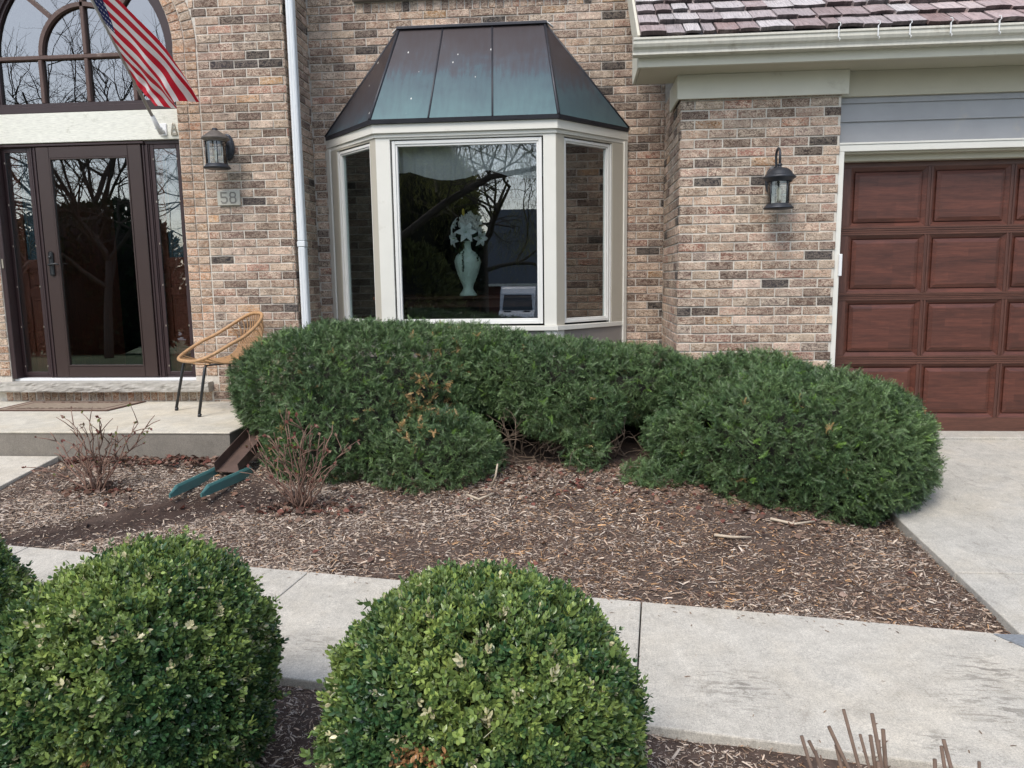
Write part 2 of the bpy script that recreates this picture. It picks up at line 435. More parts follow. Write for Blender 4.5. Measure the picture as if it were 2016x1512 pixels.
# ------------------------------------------------------------------ light
w = bpy.data.worlds.new('World'); scene.world = w; w.use_nodes = True
nt = w.node_tree; bg = nt.nodes['Background']
sky = nt.nodes.new('ShaderNodeTexSky'); sky.sky_type = 'NISHITA'; sky.sun_disc = False
SE, SA = R(52), R(205)     # sun azimuth: behind the camera, slightly to its left
sky.sun_elevation = SE; sky.sun_rotation = SA
sky.dust_density = 1.6; sky.air_density = 1.0; sky.ozone_density = 1.0
hs = nt.nodes.new('ShaderNodeHueSaturation'); hs.inputs['Saturation'].default_value = .70
nt.links.new(sky.outputs[0], hs.inputs['Color'])
nt.links.new(hs.outputs[0], bg.inputs[0]); bg.inputs[1].default_value = .135
sun = bpy.data.lights.new('sun', 'SUN'); so = bpy.data.objects.new('sun', sun); COL.objects.link(so)
sun.energy = 1.3; sun.angle = R(22); sun.color = (1, .93, .845)
sd = Vector((math.sin(SA) * math.cos(SE), math.cos(SA) * math.cos(SE), math.sin(SE)))
so.rotation_euler = sd.to_track_quat('Z', 'Y').to_euler()
scene.view_settings.view_transform = 'Standard'; scene.view_settings.look = 'None'
scene.view_settings.exposure = 0.92; scene.view_settings.gamma = 1
scene.cycles.max_bounces = 6; scene.cycles.transparent_max_bounces = 24
scene.cycles.diffuse_bounces = 3; scene.cycles.glossy_bounces = 3

# ------------------------------------------------------------------ heights
def z_path(x): return -.165 - .024 * x
def y_far(x): return 3.43 - (x + 2.63) * .1084
def y_near(x): return 2.36 - (x + 1.0) * .131
def z_drive(y): return -(5.95 - y) * .065 if y < 5.95 else 0
def sstep(t): t = max(0, min(1, t)); return t * t * (3 - 2 * t)
def z_bed(x, y):
    ye = y_far(x); zp = z_path(x) - .012
    t = (y - ye) / 1.7
    z = zp + (.02 - zp) * sstep(t) * .85
    z += .05 * math.exp(-((x - .2) ** 2 / .9 + (y - 3.9) ** 2 / .15))
    # lower, dug soil next to the driveway slab
    z -= .012 * sstep((x - 1.25) / .5) * (1 if y < 5 else 0)
    if x > 1.2: z = z + (min(z, z_drive(y) - .04) - z) * sstep((x - 1.2) / .45)
    # shallow trench leading away from the green splash block
    d = abs((x + 2.35) * .60 + (y - 3.95) * -.80)
    if x < -1.95: z -= .03 * math.exp(-(d / .18) ** 2) * sstep((-1.95 - x) / .2)
    z += .018 * mnoise.noise(Vector((x * 2.3, y * 2.3, 0))) + .010 * mnoise.noise(Vector((x * 7, y * 7, 3)))
    return z
def z_front(x, y):
    return z_path(x) - .032 + .012 * mnoise.noise(Vector((x * 4, y * 4, 7))) - .03 * sstep((2.0 - y) / 2)

def sheet(name, x0, x1, ylo, yhi, zf, nx, ny, mat, parent=None):
    V = []; F = []
    for i in range(nx + 1):
        x = x0 + (x1 - x0) * i / nx
        a = ylo(x) if callable(ylo) else ylo; b_ = yhi(x) if callable(yhi) else yhi
        for j in range(ny + 1):
            y = a + (b_ - a) * j / ny
            V.append((x, y, zf(x, y)))
    for i in range(nx):
        for j in range(ny):
            F.append((i * (ny + 1) + j, (i + 1) * (ny + 1) + j, (i + 1) * (ny + 1) + j + 1, i * (ny + 1) + j + 1))
    return np_obj(name, V, F, mat, parent, smooth=True)

# ground: one big sheet, falling to the street behind the camera
def z_ground(x, y):
    t = (1.2 - y) / 26
    return -.42 - 1.5 * sstep(t) + (0 if y < 1.2 else -.1)
ys = list(np.linspace(-300, -40, 8)) + list(np.linspace(-38, 2, 24)) + [12, 60, 300]
xs = [-300, -80, -40, -20, -10, -5, 0, 5, 10, 20, 40, 80, 300]
V = [(x, y, z_ground(x, y)) for x in xs for y in ys]; ny = len(ys)
F = [(i * ny + j, (i + 1) * ny + j, (i + 1) * ny + j + 1, i * ny + j + 1) for i in range(len(xs) - 1) for j in range(ny - 1)]
tag(np_obj('ground', V, F, M['grass'], smooth=True), kind='structure')
tag(MB().add([(-120, -35, -1.885), (120, -35, -1.885), (120, -27.5, -1.885), (-120, -27.5, -1.885)], [(0, 1, 2, 3)]).build('street', M['asphalt']), kind='structure')

# garden beds
M['soil2'] = simple('bed_soil', (1, 1, 1), .97, .5, 14, 90, .9, attr=True)
gb_ = sheet('garden_bed', -3.62, 1.752, lambda x: y_far(x) - .03, 6.2, z_bed, 190, 120, M['soil2']); cc_ = []
for p_ in gb_.data.polygons:
    x, y, z = p_.center; d_ = abs((x + 2.35) * .60 - (y - 3.95) * .80) + .10 * mnoise.noise(Vector((x * 5, y * 5, 2)))
    k_ = sstep((.24 - d_) / .14) if x < -1.85 else 0
    k_ = max(k_, sstep((.22 - math.hypot(x + 1.75, y - 4.15) + .1 * mnoise.noise(Vector((x * 6, y * 6, 8)))) / .1))
    k_ = max(k_, .7 * sstep((mnoise.noise(Vector((x * 2.1, y * 3.0, 5))) - .32) / .1))
    a_ = (.090, .062, .048); b2_ = (.042, .024, .017); cc_.append([a_[i] * (1 - k_) + b2_[i] * k_ for i in range(3)] + [1])
at_ = gb_.data.attributes.new('Col', 'FLOAT_COLOR', 'FACE'); at_.data.foreach_set('color', np.array(cc_, dtype=np.float32).ravel())
tag(gb_, kind='structure')
tag(sheet('front_bed', -4.5, 3.2, .2, lambda x: y_near(x) + .03, z_front, 60, 30, M['soil']), kind='structure')

# path: slabs with real gaps
mb = MB()
jx = [(-6.0, -4.3), (-4.3, -2.76), (-2.76, -1.245), (-1.245, .285), (.285, 1.78)]
jd = .12
for a, b_ in jx:
    g = .0025
    def P(x, near, dz=0):
        y = y_near(x) if near else y_far(x); return (x, y, z_path(x) + dz)
    n = 6; top = []
    xa, xb = a + g, b_ - g
    # joints run slightly skewed, like the photo
    sk = .10 if a > -3 else 0
    A = (xa + 0, y_far(xa)); B = (xb, y_far(xb)); sB = -sk if b_ < 1.7 else 0; sA = -sk if a > -2 else 0
    Cn = (xb + sB, y_near(xb + sB)); Dn = (xa + sA, y_near(xa + sA))
    zt = [z_path(p[0]) for p in (Dn, Cn, B, A)]
    vs = [(Dn[0], Dn[1], zt[0]), (Cn[0], Cn[1], zt[1]), (B[0], B[1], zt[2]), (A[0], A[1], zt[3])]
    mb.add(vs + [(p[0], p[1], p[2] - .10) for p in vs], [(0, 1, 2, 3), (0, 4, 5, 1), (1, 5, 6, 2), (2, 6, 7, 3), (3, 7, 4, 0)])
tag(mb.build('path', M['concrete'], bevel=.006), kind='structure')
# entry walk left of the bed
mb = MB()
for y0, y1 in ((3.36, 4.02), (4.03, 4.86)):
    f = lambda y: -.10 + .127 * sstep((y - 3.4) / 1.4)
    mb.add([(-6, y0, f(y0)), (-3.56, y0, f(y0)), (-3.60, y1, f(y1)), (-6, y1, f(y1)), (-6, y0, f(y0) - .2), (-3.56, y0, f(y0) - .2), (-3.60, y1, f(y1) - .2), (-6, y1, f(y1) - .2)],
           [(0, 1, 2, 3), (0, 4, 5, 1), (1, 5, 6, 2), (2, 6, 7, 3), (3, 7, 4, 0)])
tag(mb.build('entry_walk', M['concrete'], bevel=.006), kind='structure')
# driveway slabs
mb = MB()
def slab(x0, x0b, x1, y0, y1, zf, th=.13):
    vs = [(x0, y0, zf(y0)), (x1, y0, zf(y0)), (x1, y1, zf(y1)), (x0b, y1, zf(y1))]
    mb.add(vs + [(p[0], p[1], p[2] - th) for p in vs], [(0, 1, 2, 3), (0, 4, 5, 1), (1, 5, 6, 2), (2, 6, 7, 3), (3, 7, 4, 0)])
slab(1.745, 1.755, 4.6, 2.95, 3.475, z_drive); slab(1.755, 1.79, 4.6, 3.485, 5.72, z_drive)
slab(1.79, 1.79, 4.6, 5.725, 6.0, lambda y: .004)
tag(mb.build('driveway', M['concrete2'], bevel=.006), kind='structure')
mb = MB(); zd = lambda y: z_drive(2.95) - .004 - (2.95 - y) * .05
slab(1.785, 1.645, 6, -27.5, 2.945, zd, .05)
mb.v[0] = (2.4, -27.5, -1.86); mb.v[1] = (8.5, -27.5, -1.86); 
# follow the falling ground: split into strips instead of one plane
mb = MB(); st = [2.945, 2.7, 2.0, 1.2, 0, -3, -8, -14, -20, -27.5]
for a, b_ in zip(st[:-1], st[1:]):
    def q(y): return -.2 if y > 1.2 else max(z_ground(0, y) + .12, -1.87)
    def xl(y): return 1.645 if y > 2.9 else 1.785
    mb.add([(xl(b_), b_, q(b_)), (7, b_, q(b_)), (7, a, q(a)), (xl(a), a, q(a)), (xl(b_), b_, q(b_) - .4), (xl(a), a, q(a) - .4)], [(0, 1, 2, 3), (0, 3, 5, 4)])
tag(mb.build('asphalt_driveway', M['asphalt']), kind='structure')

# stoop
ob = empty('concrete_stoop', 'pale concrete stoop slab in front of the entry door with front shade painted darker', 'stoop', (-4.2, 5.5, -.1))
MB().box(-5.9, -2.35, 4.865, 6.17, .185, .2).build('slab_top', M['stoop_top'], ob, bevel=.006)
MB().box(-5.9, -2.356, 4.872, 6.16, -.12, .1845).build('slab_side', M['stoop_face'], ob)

# ------------------------------------------------------------------ bricks
PAL = [((.40, .285, .22), 5), ((.46, .34, .265), 5), ((.33, .225, .175), 5), ((.24, .165, .13), 4), ((.17, .115, .095), 4.2), ((.34, .185, .14), 2.2),
       ((.50, .30, .16), .7), ((.035, .034, .038), 1.5), ((.085, .065, .06), 1.1), ((.52, .41, .33), 3), ((.28, .225, .19), 2.5)]
PALC = [p for p, _ in PAL]; PALW = [w_ for _, w_ in PAL]
def bcol(rs, tone=1.0, orange=0):
    c = rs.choices(PALC, PALW)[0] if not orange else rs.choice([(.46, .30, .20), (.50, .34, .24), (.42, .24, .15), (.44, .33, .25)])
    j = rs.uniform(.62, 1.22) * tone * 1.14
    return (c[0] * j * rs.uniform(1.0, 1.08), c[1] * j * .985, c[2] * j * rs.uniform(.88, 1.0), rs.random())
CH = .0677; CW = .2032; JT = .0100
def brick_wall(segs, z0, z1, zref, uref, P, rs, tone=1.0, depth=.012, mb=None):
    """P(u, d, z): d outward depth. segs(z)->intervals"""
    mb = mb or MB()
    k0 = int(math.floor((z0 - zref) / CH)); k1 = int(math.ceil((z1 - zref) / CH))
    for k in range(k0, k1):
        za = zref + k * CH + JT / 2; zb = za + CH - JT
        za = max(za, z0); zb = min(zb, z1)
        if zb - za < .012: continue
        zm = (za + zb) / 2
        for (a, b_) in segs(zm):
            ph = uref + (CW / 2 if k % 2 else 0)
            i0 = int(math.floor((a - ph) / CW)) - 1; i1 = int(math.ceil((b_ - ph) / CW)) + 1
            for i in range(i0, i1):
                ua = ph + i * CW + JT / 2; ub = ua + CW - JT
                ua = max(ua, a); ub = min(ub, b_)
                if ub - ua < .015: continue
                one_brick(mb, ua, ub, za, zb, P, rs, tone, depth)
    return mb
def one_brick(mb, ua, ub, za, zb, P, rs, tone=1.0, depth=.012, orange=0):
    mb.cur = bcol(rs, tone, orange)
    j = lambda s=.0018: rs.uniform(-s, s)
    b = .0035; d = depth + j(.0025); n = 4 if ub - ua > .12 else 2
    # front grid with a ragged tumbled outline
    outer = []; us = [ua + (ub - ua) * i / n for i in range(n + 1)]
    bot = [(u + (j() if 0 < i < n else j(.0012)), za + j(.0016)) for i, u in enumerate(us)]
    top = [(u + (j() if 0 < i < n else j(.0012)), zb + j(.0016)) for i, u in enumerate(us)]
    ring = bot + top[::-1]
    cu, cz = (ua + ub) / 2, (za + zb) / 2; m = len(ring)
    inn = [(u + b * (1 if u < cu else -1) * (1 if i in (0, n, n + 1, m - 1) else 0), z + b * (1 if z < cz else -1)) for i, (u, z) in enumerate(ring)]
    v0 = [P(u, 0, z) for u, z in ring]; v1 = [P(u, d - .003, z) for u, z in ring]; v2 = [P(u, d + j(.001), z) for u, z in inn]
    fs = []
    for i in range(m):
        k = (i + 1) % m
        fs.append([i, k, m + k, m + i]); fs.append([m + i, m + k, 2 * m + k, 2 * m + i])
    for i in range(n):
        fs.append([2 * m + i, 2 * m + i + 1, 2 * m + (m - 2 - i), 2 * m + (m - 1 - i)])
    mb.add(v0 + v1 + v2, fs)

Yb, Yw, Yp, Yd = 6.75, 6.17, 5.77, 5.95
XW = -2.315; XP = .77
house = empty('brick_house', 'tan brick house with copper roofed bay window, arched entry and brown wooden garage door', 'house', (0, 6.75, 0))
rs = random.Random(3)
# -- wing wall with arched opening
cx, zs_, r1 = -4.09, 3.10, .845
r0x, r1x = cx - r1, cx + r1
RO = r1 + .20
OPL, OPR = -4.935, -3.250
def wing_segs(z):
    if z < .2: return [(-5.9, XW)]
    if z < zs_:
        hw = .20
        if z < .385: return [(-5.9, OPL - .2 - .01), (-3.098, XW)] if z > .2 else [(-5.9, XW)]
        return [(-5.9, OPL - hw - .01), (OPR + hw + .008, XW)]
    if z < zs_ + RO:
        h = math.sqrt(max(0, (RO + .006) ** 2 - (z - zs_) ** 2))
        return [(-5.9, cx - h - .003), (cx + h + .003, XW)]
    return [(-5.9, XW)]
mb = brick_wall(wing_segs, .19, 4.3, 1.571, -2.742, lambda u, d, z: (u, Yw - d + .012, z), rs)
# header stacks each side of the opening and the two rowlock rings of the arch
for side in (0, 1):
    for col_ in (0, 1):
        xa = (OPR + .004 + col_ * .1) if side else (OPL - .004 - (col_ + 1) * .1 + .008)
        z = .39
        k = int(math.floor((.39 - 1.571) / CH)) + 1
        while 1.571 + k * CH < zs_ - .01:
            za = 1.571 + k * CH + JT / 2; one_brick(mb, xa, xa + .0915, max(za, .392), min(za + CH - JT, zs_ + .02), lambda u, d, z: (u, Yw - d + .012, z), rs, 1.05, .014, 1); k += 1
for ring in (0, 1):
    ra = r1 + .003 + ring * .1; rb = ra + .092; nn = int(pi * (ra + .04) / CH)
    for i in range(nn):
        a0 = pi * i / nn + .004; a1 = pi * (i + 1) / nn - .006
        def PA(u, d, z, a0=a0, a1=a1, ra=ra, rb=rb):
            # u along radius, z along angle
            return (cx + u * math.cos(z), Yw - d + .012, zs_ + u * math.sin(z))
        mb.cur = bcol(rs, 1.05, 1); d = .014
        q = [(ra, a0), (rb, a0), (rb, a1), (ra, a1)]; e = .004
        q2 = [(ra + e, a0 + e), (rb - e, a0 + e), (rb - e, a1 - e), (ra + e, a1 - e)]
        mb.add([PA(u, 0, z) for u, z in q] + [PA(u, d - .003, z) for u, z in q] + [PA(u, d, z) for u, z in q2],
               [(0, 1, 5, 4), (1, 2, 6, 5), (2, 3, 7, 6), (3, 0, 4, 7), (4, 5, 9, 8), (5, 6, 10, 9), (6, 7, 11, 10), (7, 4, 8, 11), (8, 9, 10, 11)])
# soldier course under the stone sill
u = -5.0
while u < -3.12:
    one_brick(mb, u, u + .060, .205, .288, lambda u_, d, z: (u_, Yw - d + .012, z), rs, .8, .012, 1); u += .070
# return wall of the wing (faces +X)
brick_wall(lambda z: [(Yw + .003, Yb - .005)], -.1, 4.3, 1.571, 6.30, lambda u_, d, z: (XW + d - .012, u_, z), rs, .93, mb=mb)
wing = mb.build('wing_brick', M['brick'], house)
# mortar bodies
mb = MB()
NA = 28
arc = [(cx + r1 * math.cos(a), zs_ + r1 * math.sin(a)) for a in np.linspace(0, pi, NA)]
# wall sheet around the arch as quads
ypl = Yw + .0065; yb2 = Yw + .30
mb.box(-6.4, OPL, ypl, yb2, -.1, zs_); mb.box(OPR, XW - .0305, ypl, yb2, -.1, zs_); mb.box(OPL, OPR, ypl, yb2, -.1, .29)
for i in range(NA - 1):
    (xa, za), (xb, zb) = arc[i], arc[i + 1]
    mb.add([(xa, ypl, za), (xb, ypl, zb), (xb, ypl, 4.35), (xa, ypl, 4.35), (xa, yb2, za), (xb, yb2, zb)], [(0, 3, 2, 1), (0, 1, 5, 4)])
mb.box(-6.4, cx - r1, ypl, yb2, zs_, 4.35); mb.box(cx + r1, XW - .0305, ypl, yb2, zs_, 4.35)
mb.box(XW - .03, XW - .0085, Yw + .0095, Yb + .1, -.1, 4.35)
mb.build('wing_mortar', M['mortar'], house)
# -- bay wall
rs = random.Random(11)
BXL, BXR = -2.19, .42
def bay_segs(z):
    if .0 < z < 2.46: return [(XW, BXL), (BXR, XP)]
    if 3.495 < z < 3.59: return [(XW, -1.885), (.15, XP)]
    if z >= 3.59: return [(XW, -1.885), (.15, XP)]
    return [(XW, XP)]
mb = brick_wall(bay_segs, -.1, 4.3, 3.570, -2.105, lambda u_, d, z: (u_, Yb - d + .012, z), rs, .90)  # brick tone lowered as well, shade of the recess put into the colour
u = -1.875
while u < .11:
    one_brick(mb, u, u + .0585, 3.503, 3.583, lambda u_, d, z: (u_, Yb - d + .012, z), rs, .95); u += .0677
mb.build('bay_brick', M['brick'], house)
mb = MB(); y0, y1 = Yb + .0065, Yb + .25
mb.box(XW - .008, -2.14, y0, y1, -.1, 4.35); mb.box(.40, 2.2, y0, y1, -.1, 4.35); mb.box(-2.14, .40, y0, y1, 2.44, 4.35); mb.box(-2.14, .40, y0, y1, -.1, .72)
mb.build('bay_mortar', M['mortar_dark'], house)
MB().box(-1.90, .17, Yb - .05, Yb + .02, 3.592, 3.66, .004).build('upper_window_sill', M['grey_panel'], house)
# -- garage pier
rs = random.Random(23)
mb = brick_wall(lambda z: [(XP, 1.905)], -.1, 2.50, 1.118, 1.179, lambda u_, d, z: (u_, Yp - d + .012, z), rs, 1.04)
brick_wall(lambda z: [(Yp + .003, Yb - .012)], -.1, 2.66, 1.118, 5.86, lambda u_, d, z: (XP - d + .012, u_, z), rs, .95, mb=mb)
mb.build('pier_brick', M['brick'], house)
MB().box(XP + .006, 1.903, Yp + .0065, Yb + .1, -.1, 2.66).build('pier_mortar', M['mortar'], house)

# ------------------------------------------------------------------ eave, gutter, roof over the garage
mb = MB(); XE = 5.2
mb.box(.44, XE, 5.50, 5.53, 2.645, 2.80, .002)
fascia = mb.build('fascia', M['eave'], house)
mb = MB()
mb.box(.46, 1.93, 5.531, 5.97, 2.645, 2.658); mb.box(1.931, XE, 5.531, 5.86, 2.650, 2.663)
mb.box(XP - .01, 1.93, 5.74, 6.1, 2.6585, 2.67)
mb.build('soffit', M['soffit'], house)
mb = MB()
mb.prism([(5.531, 2.645), (5.97, 2.645), (6.02, 2.72), (6.02, 3.02), (5.531, 2.80)], 'x', .438, .455)
mb.prism([(5.50, 2.80), (6.02, 3.02 - .0), (7.2, 3.95), (7.2, 4.15), (5.46, 2.845)], 'x', .432, .450)
mb.build('rake_board', M['eave'], house)
prof = [(5.499, 2.80), (5.499, 2.812), (5.395, 2.812), (5.385, 2.806), (5.385, 2.796), (5.393, 2.790), (5.393, 2.770), (5.402, 2.752), (5.420, 2.738), (5.428, 2.724), (5.426, 2.708), (5.4985, 2.706)]
MB().prism(prof, 'x', .400, XE).build('gutter', M['gutter'], house)
mb = MB()
mb.box(.742, 1.94, 5.735, 5.7545, 2.478, 2.6445, .002)
mb.box(.7425, .757, 5.755, 6.2, 2.478, 2.6445)
mb.build('frieze_board', M['eave'], house)
MB().box(1.905, XE, 5.815, 5.849, 2.475, 2.6495, .002).build('garage_frieze_board', M['soffit'], house)
mb = MB()
for i, (za, zb) in enumerate(((2.135, 2.304), (2.304, 2.432), (2.432, 2.49))):
    mb.prism([(5.832, za), (5.850, za), (5.853, zb), (5.846, zb)], 'x', 1.904, XE)
mb.box(1.904, XE, 5.853, 5.90, 2.1, 2.66)
mb.build('siding', M['siding'], house)
# shakes
rs = random.Random(5)
mb = MB(); sl = (.8, .6); nm = (-.6, .8)
def RP(x, s, h): return (x, 5.45 + s * sl[0] + h * nm[0], 2.822 + s * sl[1] + h * nm[1])
for row in range(-0, 9):
    x = .455 - rs.uniform(0, .05); s0 = row * .2 - .02
    while x < XE:
        wd = rs.choice([.08, .11, .13, .15, .17, .2]) * rs.uniform(.9, 1.1); xa = max(x, .452); xb = x + wd
        so_ = s0 + rs.uniform(-.014, .014); th = rs.uniform(.018, .034)
        k = rs.random()
        base = (.34, .295, .295) if k < .45 else ((.28, .22, .215) if k < .66 else ((.42, .39, .385) if k < .92 else (.26, .19, .18)))
        if x > 2.2: base = tuple(c_ * m_ for c_, m_ in zip(base, (1.0, .90, .87)))
        j = rs.uniform(.85, 1.15); mb.cur = (base[0] * j, base[1] * j, base[2] * j, rs.random())
        n = 5; L = .30; h0 = th + .020; h1 = .006; cup = rs.uniform(-.006, .006); tilt = rs.uniform(-.012, .012)
        tf = []; bf = []; tb = []
        for i in range(n + 1):
            t = i / n; xx = xa + (xb - xa) * t
            c_ = cup * (4 * t * (1 - t)) + rs.uniform(-.0012, .0012); sj = so_ + tilt * t + rs.uniform(-.003, .003)
            tf.append(RP(xx, sj, h0 + c_)); bf.append(RP(xx, sj + .014, h0 - th + c_ - .004)); tb.append(RP(xx + rs.uniform(-.001, .001), so_ + L, h1 + c_ * .3))
        fs = []
        for i in range(n):
            fs.append([i, i + 1, 2 * (n + 1) + i + 1, 2 * (n + 1) + i])
        fs.append([0, 2 * (n + 1), n + 1]); fs.append([n, 2 * n + 1, 3 * n + 2])
        mb.add(tf + bf + tb, fs)
        c0 = mb.cur; mb.cur = (c0[0] * .28, c0[1] * .28, c0[2] * .30, c0[3])   # butt ends darkened, shade under each course put into the colour
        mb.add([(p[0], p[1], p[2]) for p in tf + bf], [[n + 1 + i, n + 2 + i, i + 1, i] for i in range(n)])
        x = xb + rs.uniform(.004, .018)
def shake_material():
    m, nt, b = nodes_of('split_cedar_shake')
    a = N(nt, 'ShaderNodeAttribute', attribute_name='Col')
    g = noise(nt, coords(nt, (70, 4, 4)), 2.2, 5, .65, .4)
    c = mixc(nt, 1.0, a.outputs['Color'], ramp(nt, g, [(.28, .35), (.45, .95), (.7, 1.35)]), 'MULTIPLY')
    c = mixc(nt, ramp(nt, noise(nt, coords(nt), 7, 4, .6), [(.5, 0), (.7, .45)]), c, (.46, .40, .40))
    setc(nt, b, c); b.inputs['Roughness'].default_value = .85; b.inputs['Specular IOR Level'].default_value = .25
    bump(nt, b, g, .7, .008); return m
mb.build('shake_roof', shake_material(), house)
mb = MB(); mb.add([RP(.445, -.03, .0), RP(XE, -.03, .0), RP(XE, 2.0, .0), RP(.445, 2.0, .0)], [(0, 1, 2, 3)]); mb.build('roof_underlay', M['iron'], house)

# gutter clips (things)
for i, xp in enumerate((1.735, 1.985, 2.185, 2.44, 2.74)):
    e = empty('gutter_clip', '', 'light clip', (xp, 5.385, 2.81), 'white light clips along the gutter lip')
    e['label'] = 'small white plastic light clip hooked on the gutter lip above the garage'
    cl = MB(); cl.box(xp - .003, xp + .003, 5.372, 5.384, 2.755, 2.822, .001)
    cl.tube([(xp, 5.378, 2.822), (xp + .012, 5.378, 2.834), (xp + .008, 5.378, 2.85), (xp - .006, 5.378, 2.852)], .003, 6)
    cl.build('hook', M['whitepl'], e)
    MB().tube([(xp, 5.378, 2.758), (xp + .010, 5.376, 2.75), (xp + .006, 5.376, 2.735)], .003, 6).build('light_holder', M['whitepl'], e)

# ------------------------------------------------------------------ garage door
gd = bpy.data.objects.new('garage_door', None); link(gd, house); gd.location = Vector((3.2, Yd, 0)) - wloc(house)
mr = MB(); mv = MB()
rows = [(1.994, 1.562), (1.500, 1.070), (1.013, .590), (.527, .112)]
cols = [(2.058 + i * .5845, 2.605 + i * .5845) for i in range(5)]
X0, X1 = 1.945, 5.0
# rails
zl = [(0.004, .112), (.590 - .063, .590), (1.013, 1.070), (1.500, 1.562), (1.994, 2.10)]
for i, (a, b_) in enumerate(zl):
    mr = MB()
    if 0 < i < 4:
        mid = (a + b_) / 2
        mr.box(X0, X1, Yd - .004, Yd + .03, a, a + .014, .001); mr.box(X0, X1, Yd, Yd + .03, a + .0155, mid - .0015, .001)
        mr.box(X0, X1, Yd, Yd + .03, mid + .0015, b_ - .0155, .001); mr.box(X0, X1, Yd - .004, Yd + .03, b_ - .014, b_, .001)
    else: mr.box(X0, X1, Yd, Yd + .03, a, b_, .002)
    mr.build('rail', M['mahog'], gd)
for za, zb in rows:
    mv = MB(); mv.box(X0, cols[0][0], Yd + .001, Yd + .03, zb + .001, za - .001, .001)
    for i in range(4):
        a, b_ = cols[i][1], cols[i + 1][0]; m1 = a + .013; m2 = b_ - .013
        mv.build('stile', M['mahog_v'], gd); mv = MB(); mv.box(a, m1 - .001, Yd - .0035, Yd + .03, zb + .001, za - .001, .001); mv.box(m1, m2, Yd + .001, Yd + .03, zb + .001, za - .001, .001); mv.box(m2 + .001, b_, Yd - .0035, Yd + .03, zb + .001, za - .001, .001)
    mv.build('stile', M['mahog_v'], gd)
for za, zb in rows:
    for a, b_ in cols:
        pm = MB(); y = Yd
        L = [(0, .002), (.030, .022), (.032, .030), (.034, .014), (.062, .004), (.066, .004)]   # inset, depth
        ring = [[(a + i_, y + d, zb + i_), (b_ - i_, y + d, zb + i_), (b_ - i_, y + d, za - i_), (a + i_, y + d, za - i_)] for i_, d in L]
        vs = [p for r_ in ring for p in r_]; fs = []
        for k in range(len(L) - 1):
            for q in range(4): fs.append([k * 4 + q, k * 4 + (q + 1) % 4, (k + 1) * 4 + (q + 1) % 4, (k + 1) * 4 + q])
        fs.append([(len(L) - 1) * 4 + q for q in range(4)])
        pm.add(vs, fs); pm.build('raised_panel', M['mahog_p'], gd)
MB().box(1.9, 5.0, Yd + .031, Yd + .05, 0, 2.15).build('door_backing', M['dark'], gd)
mb = MB()
mb.box(1.906, 1.945, 5.785, Yd + .03, -.02, 2.088, .002)
mb.box(1.906, XE, 5.785, 5.8145, 2.089, 2.136, .002); mb.box(1.906, XE, 5.779, 5.8135, 2.1365, 2.150, .001)
mb.build('garage_trim', M['white'], house)
mb = MB(); mb.box(1.946, XE, 5.815, 5.88, 2.075, 2.10, .002); mb.box(1.946, XE, 5.8805, Yd - .003, 2.032, 2.10, .004)
mb.build('garage_head_stop', M['soffit'], house)
MB().box(1.935, 1.958, 5.765, 5.784, 1.20, 1.36, .003).build('jamb_sensor', M['whitepl'], house)

# ------------------------------------------------------------------ downspout
mb = MB(); pts = []
x0, x1, ya, yb_ = -2.292, -2.232, 6.175, 6.245
mb.box(x0, x1, ya, yb_, .28, 1.50, .008); mb.box(x0 - .003, x1 + .003, ya - .003, yb_ + .003, 1.50, 1.545, .004); mb.box(x0, x1, ya, yb_, 1.545, 4.2, .008)
for xx in (x0 + .018, x0 + .038): mb.box(xx, xx + .006, ya - .003, ya + .001, .28, 1.49, .0015); mb.box(xx, xx + .006, ya - .003, ya + .001, 1.55, 4.2, .0015)
mb.build('downspout', M['downspout'], house)

# ------------------------------------------------------------------ bay window
bay = bpy.data.objects.new('bay_window', None); link(bay, house); bay.location = Vector((-.9, 6.3, .8)) - wloc(house)
Yf = 6.15; XL, XR = -1.595, -.145
S2 = math.sqrt(.5)
def faceF(p): return (p[0], Yf - p[1], p[2])                      # local u = world x, d outward
def faceR(p): return (XR + p[0] * S2 + p[1] * S2, Yf + p[0] * S2 - p[1] * S2, p[2])
def faceL(p): return (XL - p[0] * S2 - p[1] * S2, Yf + p[0] * S2 - p[1] * S2, p[2])
LEN = (Yb - Yf) / S2
mbW = MB(); mbS = MB(); mbP = MB()
def addm(dst, face, *boxes):
    for bx_ in boxes:
        t = MB(); t.box(*bx_); dst.add([face(p) for p in t.v], t.f)
# casings (u0,u1, d0,d1, z0,z1, bevel)
Z0, Z1 = .83, 2.345
def part(name, mat, face, *boxes):
    t = MB(); addm(t, face, *boxes); return t.build(name, mat, bay)
part('front_casing', M['white'], faceF, (XL + .0, -1.478, -.05, 0, Z0, Z1, .002)); part('front_casing', M['white'], faceF, (-.245, XR - .0, -.05, 0, Z0, Z1, .002)); part('front_casing', M['white'], faceF, (-1.478, -.245, -.05, 0, 2.330, Z1, .002))
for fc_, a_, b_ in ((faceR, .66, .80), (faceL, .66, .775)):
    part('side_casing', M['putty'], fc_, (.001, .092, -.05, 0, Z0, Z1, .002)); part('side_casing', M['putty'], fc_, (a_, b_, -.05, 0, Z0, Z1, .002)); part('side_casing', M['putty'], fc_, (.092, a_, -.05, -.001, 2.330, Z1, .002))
part('edge_board', M['white'], faceR, (.80, .842, -.06, .012, .2, 2.36, .002)); part('edge_board', M['white'], faceL, (.775, .838, -.06, .012, .2, 2.36, .002))
